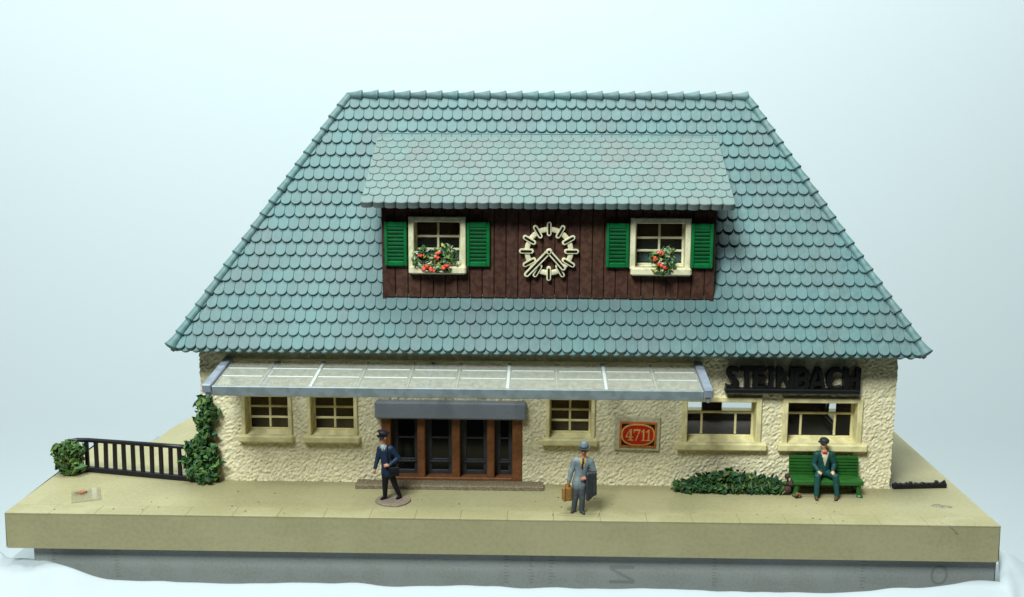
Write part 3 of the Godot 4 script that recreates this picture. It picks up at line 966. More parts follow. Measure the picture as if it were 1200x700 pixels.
# ---------------------------------------------------------------- writing
func station_sign() -> void:
	var t := thing("station_sign", "black raised letters on a rail high on the cream wall", "sign", Vector3(0, 0, WZ))
	var xa := 66.0
	var xb := 105.2
	node("rail", box_mesh(Vector3(xa, 29.6, 0.2), Vector3(xb, 31.0, 3.0), 0.3), M.black, t)
	var font := SystemFont.new()
	font.font_names = PackedStringArray(["Droid Sans"])
	font.font_weight = 700
	var word := "STEINBACH"
	var pos := [68.1, 72.2, 76.0, 79.3, 83.4, 88.2, 92.9, 97.8, 102.8]
	var wid := [3.6, 3.8, 3.5, 2.0, 4.6, 4.2, 4.8, 4.4, 4.6]
	for i in word.length():
		var tm := TextMesh.new()
		tm.text = word[i]
		tm.font = font
		tm.font_size = 96
		tm.pixel_size = MM * 0.1
		tm.depth = 2.2 * MM
		tm.curve_step = 1.0
		var ab := tm.get_aabb()
		var s := Vector3(wid[i] * 1.06 * MM / ab.size.x, 6.9 * MM / ab.size.y, 1.0)
		var cen := ab.get_center() * s
		var o := node("letter", tm, M.black, t)
		o.transform = Transform3D(Basis.from_scale(s), Vector3(pos[i] * MM, 34.0 * MM, 1.5 * MM) - cen)

func ellipse(cx: float, cy: float, rx: float, ry: float, pw := 2.0, n := 28) -> PackedVector2Array:
	var p := PackedVector2Array()
	for k in n:
		var a: float = TAU * k / n
		p.append(Vector2(cx + rx * sign(cos(a)) * pow(abs(cos(a)), 2.0 / pw), cy + ry * sign(sin(a)) * pow(abs(sin(a)), 2.0 / pw)))
	return p

func rect(x0: float, y0: float, x1: float, y1: float) -> PackedVector2Array:
	return PackedVector2Array([Vector2(x0, y0), Vector2(x1, y0), Vector2(x1, y1), Vector2(x0, y1)])

func advert() -> void:
	var t := thing("advertising_sign", "small red and gold oval number sign on the cream wall", "sign", Vector3(40.9, 16.2, WZ))
	t.rotation.z = -0.02
	var lay_on := func(called, poly, lo, hi, m):
		var st := mb()
		plate(st, poly, lo, hi, 0.08)
		node(called, done(st), m, t)
	lay_on.call("backing", rect(-6.9, -4.9, 6.5, 5.4), 0.1, 0.8, M.plate)
	lay_on.call("border", rect(-5.5, -3.9, 5.5, 3.9), 0.8, 1.15, M.orange)
	lay_on.call("field", rect(-4.9, -3.3, 4.9, 3.3), 1.1, 1.22, mat(Color(0.10, 0.075, 0.05), 0.5))
	lay_on.call("gold_oval", ellipse(0, 0, 5.0, 3.35, 2.6), 1.15, 1.3, M.gold)
	lay_on.call("red_oval", ellipse(0, 0, 4.6, 2.95, 2.6), 1.2, 1.38, M.red)
	var font := SystemFont.new()
	font.font_names = PackedStringArray(["Droid Serif"])
	font.font_weight = 700
	for i in 4:
		var tm := TextMesh.new()
		tm.text = "4711"[i]
		tm.font = font
		tm.font_size = 96
		tm.pixel_size = MM * 0.05
		tm.depth = 0.16 * MM
		var ab := tm.get_aabb()
		var wd: float = [2.3, 2.0, 1.35, 1.35][i]
		var s := Vector3(wd * MM / ab.size.x, 3.5 * MM / ab.size.y, 1.0)
		var o := node("numeral", tm, M.gold, t)
		o.transform = Transform3D(Basis.from_scale(s), Vector3([-2.55, -0.35, 1.55, 3.05][i] * MM, 0.0, 1.4 * MM) - ab.get_center() * s)

func capsule_poly(L0: float, L1: float, r: float) -> PackedVector2Array:
	var p := PackedVector2Array()
	for k in 7:
		var a := PI + PI * k / 6.0
		p.append(Vector2(r * cos(a), L0 + r * sin(a)))
	for k in 7:
		var a := PI * k / 6.0
		p.append(Vector2(r * cos(a), L1 + r * sin(a)))
	return p

func clock() -> void:
	var t := thing("station_clock", "skeleton clock of cream ring and black-filled hour bars on brown planks", "clock", Vector3(13.85, 71.0, DZ + 0.1))
	var st := mb(true)
	var n := 48
	for k in n:
		var pr := []
		for q in [k, k + 1]:
			var a: float = TAU * q / n
			var d := Vector3(cos(a), sin(a), 0)
			pr.append([d * 5.6 + Vector3(0, 0, 0.2), d * 5.6 + Vector3(0, 0, 0.9), d * 5.95 + Vector3(0, 0, 1.05), d * 6.9 + Vector3(0, 0, 1.05), d * 7.1 + Vector3(0, 0, 0.9), d * 7.1 + Vector3(0, 0, 0.2)])
		for j in 5:
			var m: Vector3 = (pr[0][j] + pr[1][j + 1]) * 0.5
			var c := Vector3(m.x, m.y, 0).normalized() * 6.35 + Vector3(0, 0, 0.5)
			quad(st, pr[0][j], pr[1][j], pr[1][j + 1], pr[0][j + 1], m - c)
	node("ring", done(st), M.ivory, t)
	for h in 12:
		var B := Basis(Vector3(0, 0, 1), -TAU * h / 12.0)
		var s := mb()
		plate(s, capsule_poly(5.05, 8.0, 0.7), 0.0, 1.35, 0.15)
		var bar := node("hour_bar", done(s), M.ivory, t, Transform3D(B, Vector3.ZERO))
		var s2 := mb()
		plate(s2, capsule_poly(5.25, 7.9, 0.33), 1.3, 1.45, 0.05)
		node("inlay", done(s2), M.black, bar)
	for hh in [[-2.38, 9.3, 0.8, 1.45], [2.42, 6.4, 0.74, 1.75]]:
		var B := Basis(Vector3(0, 0, 1), -hh[0])
		var s := mb()
		plate(s, capsule_poly(-0.2, hh[1], hh[2]), hh[3] - 0.5, hh[3] + 0.25, 0.15)
		var hand := node("hand", done(s), M.ivory, t, Transform3D(B, Vector3.ZERO))
		var s2 := mb()
		plate(s2, capsule_poly(0.9, hh[1] - 0.1, 0.33), hh[3] + 0.2, hh[3] + 0.33, 0.05)
		node("inlay", done(s2), M.black, hand)
	var hb := mb()
	plate(hb, ellipse(0, 0, 0.85, 0.85), 1.0, 2.25, 0.2)
	node("hub", done(hb), M.ivory, t)
	var hd := mb()
	plate(hd, ellipse(0, 0, 0.38, 0.38), 2.2, 2.36, 0.05)
	node("hub_pin", done(hd), M.black, t)

# ---------------------------------------------------------------- greenery
func leaf(st: SurfaceTool, p: Vector3, s: float, c: Color, out: Vector3) -> void:
	var d := (out + Vector3(rng.randf_range(-1, 1), rng.randf_range(-1, 1), rng.randf_range(-1, 1)) * 0.95).normalized()
	var u := d.cross(Vector3(rng.randf_range(-1, 1), rng.randf_range(-1, 1), rng.randf_range(-1, 1))).normalized()
	var v := d.cross(u)
	var l := s * rng.randf_range(0.8, 1.4)
	var w := s * rng.randf_range(0.4, 0.75)
	st.set_color(c)
	var a := p - u * l * 0.5
	var b := p + u * l * 0.5 + d * rng.randf_range(-0.2, 0.2) * s
	var m := p + d * s * 0.12
	var e := p + v * w * 0.5 - d * s * rng.randf_range(0.0, 0.3) + u * rng.randf_range(-0.2, 0.2) * l
	var f := p - v * w * 0.5 - d * s * rng.randf_range(0.0, 0.3) + u * rng.randf_range(-0.2, 0.2) * l
	tri(st, a, e, m, d)
	tri(st, e, b, m, d)
	tri(st, b, f, m, d)
	tri(st, f, a, m, d)

# clumps: [centre, radii, how many leaves]
func foliage(clumps: Array, s: float, pal: Array) -> ArrayMesh:
	var st := mb()
	for q in clumps:
		var c: Vector3 = q[0]
		var r: Vector3 = q[1]
		for i in int(q[2] * 1.5):
			var d := Vector3(rng.randf_range(-1, 1), rng.randf_range(-1, 1), rng.randf_range(-1, 1))
			if d.length() < 0.05: continue
			d = d.normalized()
			var k := rng.randf_range(0.25, 1.08) * (1.0 + 0.6 * fine.get_noise_3d(c.x + d.x * 2.0, d.y * 2.0, c.z + d.z * 2.0))
			var p := c + d * r * k
			if p.y < 0.1 and c.y < 12.0: p.y = rng.randf_range(0.1, 0.7)
			leaf(st, p, s * rng.randf_range(0.75, 1.3), pal[rng.randi() % pal.size()] * rng.randf_range(0.75, 1.3), d)
	return done(st)

func stem_mesh(pts: Array, r: float) -> ArrayMesh:
	var st := mb(true)
	var rad := []
	for i in pts.size(): rad.append(r * (1.0 - 0.6 * i / pts.size()))
	tube(st, pts, rad, 6)
	return done(st)

func greenery() -> void:
	var pal := [lin(0.24, 0.38, 0.20), lin(0.30, 0.44, 0.24), lin(0.18, 0.31, 0.18), lin(0.37, 0.48, 0.25), lin(0.22, 0.37, 0.26)]
	var stm := mat(Color(0.25, 0.20, 0.13), 0.8)
	# ivy climbing the corner of the wall
	var t := thing("climbing_ivy", "dark green ivy climbing the corner of the cream wall above the railing end", "ivy", Vector3(-89, 0, -27))
	var cl := [[Vector3(0.4, 24.2, 0), Vector3(2.6, 2.6, 2.0), 95], [Vector3(2.0, 21.5, 0.1), Vector3(2.5, 2.6, 1.9), 85], [Vector3(-0.4, 19.4, 0.2), Vector3(2.2, 2.4, 1.9), 80], [Vector3(0.6, 16.2, 0.4), Vector3(2.4, 2.5, 1.9), 85],
		[Vector3(-0.6, 13.2, 0.6), Vector3(2.4, 2.6, 2.0), 85], [Vector3(-3.6, 10.6, 0.8), Vector3(2.0, 2.2, 1.7), 70], [Vector3(0.6, 9.8, 0.6), Vector3(2.8, 2.8, 2.2), 100], [Vector3(2.2, 6.6, 0.3), Vector3(2.4, 2.8, 1.8), 80],
		[Vector3(-2.2, 6.4, 1.2), Vector3(2.6, 2.6, 2.0), 90], [Vector3(-5.2, 6.6, 0.9), Vector3(2.0, 2.0, 1.5), 65], [Vector3(-0.6, 2.6, 1.8), Vector3(2.8, 2.5, 1.9), 100], [Vector3(1.8, 3.4, 0.8), Vector3(2.0, 2.5, 1.6), 60], [Vector3(-3.6, 3.4, 1.2), Vector3(2.0, 1.8, 1.6), 50]]
	var f := node("foliage", foliage(cl, 2.2, pal), M.foliage, t)
	f.set_meta("kind", "stuff")
	node("stem", stem_mesh([Vector3(0, 0, 0), Vector3(0.3, 6, 0.2), Vector3(-0.3, 12, 0.2), Vector3(0.3, 18, 0), Vector3(0.6, 24, -0.2)], 0.5), stm, t)
	# shrub at the other end of the railing
	t = thing("shrub", "small round olive green shrub hiding the curved end of the black railing", "shrub", Vector3(-133.4, 0, -32.4))
	cl = [[Vector3(-1.6, 7.6, 0), Vector3(3.0, 2.7, 2.4), 130], [Vector3(1.9, 7.8, 0.2), Vector3(2.9, 2.5, 2.4), 120], [Vector3(-1.7, 4.2, 0.4), Vector3(2.8, 2.6, 2.4), 120], [Vector3(2.2, 4.0, 0.4), Vector3(2.8, 2.6, 2.3), 120], [Vector3(0.2, 1.8, 0.8), Vector3(2.2, 1.7, 1.6), 60]]
	var pal2 := [lin(0.30, 0.40, 0.18), lin(0.38, 0.45, 0.22), lin(0.22, 0.33, 0.17), lin(0.26, 0.38, 0.22)]
	f = node("foliage", foliage(cl, 2.2, pal2), M.foliage, t)
	f.set_meta("kind", "stuff")
	node("stem", stem_mesh([Vector3(0, 0, 0), Vector3(0.2, 3, 0.2), Vector3(-0.3, 6, 0.1)], 0.5), stm, t)
	# low hedge along the foot of the wall
	t = thing("low_hedge", "low dark green hedge along the wall foot beside the green bench", "hedge", Vector3(69, 0, -25))
	cl = []
	for i in 15:
		var x := -16.0 + i * 2.3
		var h: float = 2.3 + 4.4 * exp(-pow((x + 3.0) / 9.5, 2.0)) + 1.6 * exp(-pow((x - 10.0) / 6.0, 2.0)) + rng.randf_range(-0.4, 0.4)
		cl.append([Vector3(x, h * 0.5, rng.randf_range(-0.5, 1.0)), Vector3(2.0, h * 0.52, 1.9), 70])
		if h > 3.4: cl.append([Vector3(x + rng.randf_range(-0.6, 0.6), 1.3, 1.9), Vector3(1.7, 1.3, 1.3), 40])
	var pal3 := [lin(0.15, 0.30, 0.15), lin(0.20, 0.36, 0.20), lin(0.11, 0.22, 0.12), lin(0.26, 0.36, 0.17), lin(0.14, 0.28, 0.22), lin(0.34, 0.38, 0.20)]
	f = node("foliage", foliage(cl, 2.0, pal3), M.foliage, t)
	f.set_meta("kind", "stuff")
	node("stem", stem_mesh([Vector3(-15, 0.4, 0), Vector3(-5, 0.9, 0.4), Vector3(5, 0.6, 0.2), Vector3(15, 0.6, 0)], 0.4), stm, t)
	# dried clumps between hedge and bench
	t = thing("dried_plant", "brown dried plant clumps at the hedge end by the bench leg", "plant", Vector3(86.2, 0, -22.4))
	var st := mb(true)
	lump(st, Vector3(-1.6, 5.4, -1.2), Vector3(0.9, 0.95, 0.9), 3.0, 0.3, 8)
	lump(st, Vector3(-0.6, 3.2, -0.4), Vector3(1.1, 1.1, 1.0), 8.0, 0.5, 8)
	lump(st, Vector3(-1.6, 1.6, 0.2), Vector3(1.0, 1.4, 0.9), 15.0, 0.5, 8)
	node("seed_head", done(st), mat(Color(0.27, 0.20, 0.17), 0.85), t)
	var st2 := mb(true)
	for q in 7: lump(st2, Vector3(0.6 + rng.randf_range(-0.9, 0.9), 0.6 + rng.randf_range(0, 0.7), 2.6 + rng.randf_range(-0.5, 0.6)), Vector3(0.6, 0.5, 0.5), q * 2.0, 0.5, 6)
	node("dead_leaf", done(st2), mat(Color(0.42, 0.31, 0.20), 0.8), t)
	# window flowers
	var fp := [lin(0.30, 0.45, 0.24), lin(0.42, 0.55, 0.30), lin(0.20, 0.33, 0.19), lin(0.66, 0.66, 0.36), lin(0.60, 0.66, 0.58), lin(0.25, 0.40, 0.25)]
	var spec := [["wide bunch of red flowers and green leaves on the dormer window sill", Vector3(-19.0, 65.0, -26.3), [[Vector3(-5.0, 3.6, 0), Vector3(2.0, 2.3, 1.3), 55], [Vector3(-2.2, 3.4, 0.3), Vector3(2.4, 2.8, 1.4), 75], [Vector3(1.2, 4.0, 0.3), Vector3(2.5, 3.0, 1.4), 80], [Vector3(4.4, 4.6, 0), Vector3(2.4, 2.8, 1.3), 70], [Vector3(1.8, 1.0, 1.0), Vector3(2.6, 1.6, 1.1), 55], [Vector3(-3.4, 6.4, 0), Vector3(1.1, 1.5, 0.9), 25], [Vector3(3.0, 6.8, 0), Vector3(1.6, 1.3, 0.9), 30]],
			[Vector3(-4.2, 4.9, 1.4), Vector3(0.9, 5.6, 1.7), Vector3(0.6, 4.2, 1.8), Vector3(-2.4, 1.9, 1.7), Vector3(-1.2, 0.9, 1.9), Vector3(3.2, 2.0, 1.8), Vector3(-3.2, 0.9, 1.6), Vector3(2.6, 1.1, 1.9), Vector3(-0.4, 0.4, 1.7)]],
		["narrow trailing bunch of red flowers on the dormer window sill", Vector3(46.3, 65.0, -26.3), [[Vector3(-2.2, 4.4, 0), Vector3(2.0, 2.0, 1.3), 55], [Vector3(1.6, 5.4, 0), Vector3(2.4, 2.4, 1.4), 75], [Vector3(0.2, 2.4, 0.6), Vector3(2.6, 2.4, 1.3), 70], [Vector3(1.0, 0.2, 1.0), Vector3(1.7, 1.4, 1.0), 40], [Vector3(3.0, 3.4, 0.2), Vector3(1.4, 2.4, 1.0), 40]],
			[Vector3(-0.9, 6.2, 1.5), Vector3(-0.1, 5.9, 1.6), Vector3(-0.7, 2.9, 1.9), Vector3(0.1, 2.6, 1.9), Vector3(0.9, 1.9, 1.9), Vector3(-1.8, 4.4, 1.5)]]]
	for s in spec:
		t = thing("window_flowers", s[0], "flowers", s[1], "flower bunches on the dormer window sills")
		f = node("foliage", foliage(s[2], 1.5, fp), M.foliage, t)
		f.set_meta("kind", "stuff")
		for p in s[3]:
			var b := mb(true)
			for k in 3:
				lump(b, Vector3(rng.randf_range(-0.45, 0.45), rng.randf_range(-0.3, 0.3), rng.randf_range(-0.2, 0.2)), Vector3(rng.randf_range(0.45, 0.75), rng.randf_range(0.35, 0.6), 0.5), k + p.x * 7.0, 0.5, 6)
			node("blossom", done(b), mat(Color(0.86, 0.27, 0.19).lerp(Color(0.90, 0.42, 0.30), rng.randf()), 0.55), t, Transform3D(Basis.IDENTITY, p))
		for q in 5:
			var b := mb(true)
			var o: Vector3 = s[3][q] + Vector3(rng.randf_range(-1.4, 1.4), rng.randf_range(-0.8, 0.8), 0.0)
			lump(b, o, Vector3(0.5, 0.28, 0.25), q * 11.0, 0.6, 6)
			node("blossom", done(b), mat(Color(0.80, 0.82, 0.76), 0.6), t)

# ---------------------------------------------------------------- railings
func railings() -> void:
	var t := thing("railing", "low black railing with upright bars between shrub and ivy", "railing")
	var top := [Vector3(-135.8, 6.0, -33.6), Vector3(-135.6, 8.6, -33.7), Vector3(-134.6, 9.9, -34.0), Vector3(-131.0, 10.3, -34.6), Vector3(-127.5, 10.3, -34.6), Vector3(-115, 10.45, -32.0), Vector3(-103, 10.6, -29.4), Vector3(-91.5, 10.7, -27.0)]
	var st := mb(true)
	var r := []
	for p in top: r.append(0.72)
	tube(st, top, r, 8)
	node("top_rail", done(st), M.fence, t)
	var bot := [Vector3(-134.0, 0.95, -34.8), Vector3(-127.5, 0.95, -34.8), Vector3(-115, 0.9, -32.1), Vector3(-103, 0.85, -29.5), Vector3(-91.5, 0.85, -27.1)]
	st = mb()
	for i in bot.size() - 1:
		var a: Vector3 = bot[i]
		var b: Vector3 = bot[i + 1]
		var d := (b - a).normalized()
		var z := d.cross(Vector3.UP).normalized()
		cbox(st, Vector3(-0.1, -0.9, -0.7), Vector3((b - a).length() + 0.1, 0.75 + 0.01 * i, 0.7 + 0.01 * i), 0.2, Transform3D(Basis(d, Vector3.UP, z), a))
	node("bottom_rail", done(st), M.fence, t)
	for i in 13:
		var x := -128.6 + i * 3.12
		var k: float = (x + 127.5) / 36.0
		var z: float = lerp(-34.7, -27.1, clamp(k, 0.0, 1.0))
		var b := mb()
		var lean := rng.randf_range(-0.02, 0.02) - 0.015
		cbox(b, Vector3(-0.62, 1.4, -0.45), Vector3(0.62, 10.4, 0.45), 0.18, Transform3D(Basis(Vector3(0, 0, 1), lean), Vector3(x, 0, z)))
		node("bar", done(b), M.fence, t)
	var e := mb()
	cbox(e, Vector3(-136.3, 0, -34.1), Vector3(-135.3, 6.4, -33.1), 0.2)
	node("end_post", done(e), M.fence, t)
	var t2 := thing("broken_rail", "stub of black bottom rail lying beside the bare wall corner", "rail")
	st = mb()
	var xf := Transform3D(Basis(Vector3.UP, 0.10), Vector3(117.4, 0, -28.9))
	cbox(st, Vector3(0, 0.0, -0.8), Vector3(16.6, 1.5, 0.8), 0.25, xf)
	node("rail", done(st), M.fence, t2)
	for q in [1.0, 2.3, 4.4, 5.6, 7.4, 9.0, 10.6, 12.0, 13.6, 15.2, 16.0]:
		var b := mb(true)
		lump(b, xf * Vector3(q, 1.45, rng.randf_range(-0.3, 0.3)), Vector3(rng.randf_range(0.5, 0.9), rng.randf_range(0.25, 0.75), 0.6), q, 0.5, 6)
		node("stump", done(b), M.fence, t2)

func bench() -> void:
	var t := thing("bench", "bright green plastic bench with ribbed back against the cream wall", "bench", Vector3(96.0, 0, -24.0))
	var hw := 10.2
	# back of moulded slats, leaning a little
	var bx := Transform3D(Basis(Vector3.RIGHT, -0.16), Vector3(0, 4.9, -2.4))
	var st := mb()
	cbox(st, Vector3(-hw, 0, -0.5), Vector3(hw, 5.7, 0.0), 0.15, bx)
	var back := node("backrest", done(st), M.bench, t)
	for i in 6:
		var s := mb()
		cbox(s, Vector3(-hw + 0.02, 0.15 + i * 0.93, 0.0), Vector3(hw - 0.02, 0.15 + i * 0.93 + 0.72, 0.28), 0.14, bx)
		node("slat", done(s), M.bench, back)
	var se := mb()
	cbox(se, Vector3(-hw, 4.35, -2.6), Vector3(hw, 4.75, 3.2), 0.12)
	var seat := node("seat", done(se), M.bench, t)
	for i in 4:
		node("slat", box_mesh(Vector3(-hw + 0.02, 4.75, -2.4 + i * 1.42), Vector3(hw - 0.02, 5.05, -2.4 + i * 1.42 + 1.2), 0.15), M.bench, seat)
	var fr := mb()
	cbox(fr, Vector3(-hw, 3.7, 3.05), Vector3(hw, 5.0, 3.65), 0.3)
	node("front_edge", done(fr), M.bench, seat)
	for s in [-1, 1]:
		for z in [-2.2, 2.4]:
			var l := mb()
			tube(l, [Vector3(s * (hw - 1.3), 4.4, z), Vector3(s * (hw - 1.15), 2.0, z + 0.1), Vector3(s * (hw - 0.95), 0.7, z + 0.2), Vector3(s * (hw - 0.8), 0.02, z + 0.45)], [0.85, 0.7, 0.75, 1.0], 8)
			node("leg", done(l), M.bench, t)

# ---------------------------------------------------------------- little people: distance fields meshed as surface nets
# prim: [a, b, ra, rb, colour, flatten z, blend]
func body(prims: Array, cell: float, paint: Callable) -> ArrayMesh:
	var lo := Vector3.ONE * 1e9
	var hi := -lo
	for p in prims:
		var r: float = max(p[2], p[3]) + 0.5
		for q in [p[0], p[1]]:
			lo = lo.min(q - Vector3.ONE * r)
			hi = hi.max(q + Vector3.ONE * r)
	var nx := int((hi.x - lo.x) / cell) + 2
	var ny := int((hi.y - lo.y) / cell) + 2
	var nz := int((hi.z - lo.z) / cell) + 2
	var F := PackedFloat32Array()
	F.resize(nx * ny * nz)
	F.fill(9.0)
	var near := PackedFloat32Array()
	near.resize(nx * ny * nz)
	near.fill(9.0)
	var who := PackedInt32Array()
	who.resize(nx * ny * nz)
	for pi in prims.size():
		var p: Array = prims[pi]
		var a: Vector3 = p[0]
		var b: Vector3 = p[1]
		var ra: float = p[2]
		var rb: float = p[3]
		var sz: float = p[5]
		var k: float = p[6]
		var m: float = max(ra, rb) + 0.55
		var i0 := Vector3i((a.min(b) - Vector3.ONE * m - lo) / cell).max(Vector3i.ZERO)
		var i1 := Vector3i((a.max(b) + Vector3.ONE * m - lo) / cell).min(Vector3i(nx - 1, ny - 1, nz - 1))
		var ab := b - a
		ab.z *= sz
		var den: float = max(ab.length_squared(), 1e-9)
		for z in range(i0.z, i1.z + 1):
			for y in range(i0.y, i1.y + 1):
				var row := (z * ny + y) * nx
				for x in range(i0.x, i1.x + 1):
					var q := lo + Vector3(x, y, z) * cell - a
					q.z *= sz
					var h: float = clamp(q.dot(ab) / den, 0.0, 1.0)
					var d: float = ((q - ab * h).length() - lerpf(ra, rb, h)) / max(1.0, sz * 0.8)
					var id := row + x
					if d < near[id]:
						near[id] = d
						who[id] = pi
					var o := F[id]
					var t: float = clamp(0.5 + 0.5 * (o - d) / k, 0.0, 1.0)
					F[id] = lerpf(o, d, t) - k * t * (1.0 - t) if abs(o - d) < k else min(o, d)
	var vid := {}
	var st := mb(true)
	var count := 0
	var offs := [0, 1, nx, nx + 1, nx * ny, nx * ny + 1, nx * ny + nx, nx * ny + nx + 1]
	var co := [Vector3(0, 0, 0), Vector3(1, 0, 0), Vector3(0, 1, 0), Vector3(1, 1, 0), Vector3(0, 0, 1), Vector3(1, 0, 1), Vector3(0, 1, 1), Vector3(1, 1, 1)]
	var eds := [[0, 1], [2, 3], [4, 5], [6, 7], [0, 2], [1, 3], [4, 6], [5, 7], [0, 4], [1, 5], [2, 6], [3, 7]]
	for z in nz - 1:
		for y in ny - 1:
			for x in nx - 1:
				var id := (z * ny + y) * nx + x
				var neg := 0
				for o in offs:
					if F[id + o] < 0.0: neg += 1
				if neg == 0 or neg == 8: continue
				var s := Vector3.ZERO
				var n := 0
				for e in eds:
					var fa := F[id + offs[e[0]]]
					var fb := F[id + offs[e[1]]]
					if (fa < 0.0) != (fb < 0.0):
						s += co[e[0]].lerp(co[e[1]], fa / (fa - fb))
						n += 1
				var best := 9.0
				var w := 0
				for o in offs:
					if near[id + o] < best:
						best = near[id + o]
						w = who[id + o]
				var pt := lo + (Vector3(x, y, z) + s / n) * cell
				var c: Color = prims[w][4]
				c = paint.call(pt, w, c)
				st.set_color(c)
				st.add_vertex(pt * MM)
				vid[id] = count
				count += 1
	for z in range(1, nz - 1):
		for y in range(1, ny - 1):
			for x in range(1, nx - 1):
				var id := (z * ny + y) * nx + x
				var f0 := F[id] < 0.0
				for ax in 3:
					var step: int = [1, nx, nx * ny][ax]
					var f1 := F[id + step] < 0.0
					if f0 == f1: continue
					var s1: int = [nx, nx * ny, 1][ax]
					var s2: int = [nx * ny, 1, nx][ax]
					var q := [id - s1 - s2, id - s2, id, id - s1]
					if not (vid.has(q[0]) and vid.has(q[1]) and vid.has(q[2]) and vid.has(q[3])): continue
					var v := [vid[q[0]], vid[q[1]], vid[q[2]], vid[q[3]]]
					var order := [0, 2, 1, 0, 3, 2] if f0 else [0, 1, 2, 0, 2, 3]
					for k in order: st.add_index(v[k])
	st.generate_normals()
	return st.commit()

func hand(out: Array, wrist: Vector3, dir: Vector3, across: Vector3, c: Color, curl: Vector3) -> void:
	# palm, four fingers of unequal length bent at the knuckle, and a thumb off the side
	dir = dir.normalized()
	across = across.normalized()
	var palm := wrist + dir * 0.75
	out.append([wrist, palm, 0.36, 0.42, c, 1.0, 0.15])
	for i in 4:
		var o: float = (i - 1.5) * 0.25
		var l: float = [0.62, 0.75, 0.7, 0.52][i]
		var k := palm + across * o + dir * 0.15
		var m := k + dir * l * 0.6
		out.append([k, m, 0.15, 0.14, c, 1.0, 0.04])
		out.append([m, m + (dir * 0.5 + curl).normalized() * l * 0.5, 0.14, 0.11, c, 1.0, 0.04])
	var tb := wrist + dir * 0.35 - across * 0.38
	out.append([tb, tb + (dir - across * 0.7).normalized() * 0.6, 0.17, 0.13, c, 1.0, 0.05])

func head(out: Array, c: Vector3, face: Vector3, skin: Color, hair: Color) -> void:
	face = face.normalized()
	var side := Vector3.UP.cross(face).normalized()
	out.append([c + Vector3(0, 0.45, 0) - face * 0.12, c + Vector3(0, -0.35, 0) + face * 0.12, 1.08, 0.82, skin, 1.0, 0.2])
	out.append([c + Vector3(0, -0.95, 0) + face * 0.35, c + Vector3(0, -0.85, 0) + face * 0.5, 0.5, 0.45, skin, 1.0, 0.25])      # jaw
	out.append([c + face * 1.0 + Vector3(0, 0.15, 0), c + face * 1.28 + Vector3(0, -0.28, 0), 0.16, 0.24, skin, 1.0, 0.12])    # nose
	for s in [-1, 1]:
		out.append([c + side * s * 1.0 + Vector3(0, 0.15, 0), c + side * s * 1.02 + Vector3(0, -0.3, 0), 0.22, 0.18, skin, 1.0, 0.08])   # ears
		out.append([c + face * 0.86 + side * s * 0.42 + Vector3(0, 0.42, 0), c + face * 0.82 + side * s * 0.6 + Vector3(0, 0.4, 0), 0.16, 0.12, skin, 1.0, 0.08])   # brows
	out.append([c + face * 0.98 + side * -0.25 + Vector3(0, -0.62, 0), c + face * 0.98 + side * 0.25 + Vector3(0, -0.62, 0), 0.13, 0.13, lin(0.62, 0.30, 0.24), 1.0, 0.06])   # mouth
	out.append([c - face * 0.5 + Vector3(0, 0.5, 0), c - face * 0.55 + Vector3(0, -0.3, 0), 0.86, 0.6, hair, 1.0, 0.1])

func eyes(c: Vector3, face: Vector3, p: Vector3, col: Color) -> Color:
	face = face.normalized()
	var side := Vector3.UP.cross(face).normalized()
	for s in [-1, 1]:
		if p.distance_to(c + face * 0.95 + side * s * 0.42 + Vector3(0, 0.14, 0)) < 0.24: return lin(0.13, 0.08, 0.07)
	return col

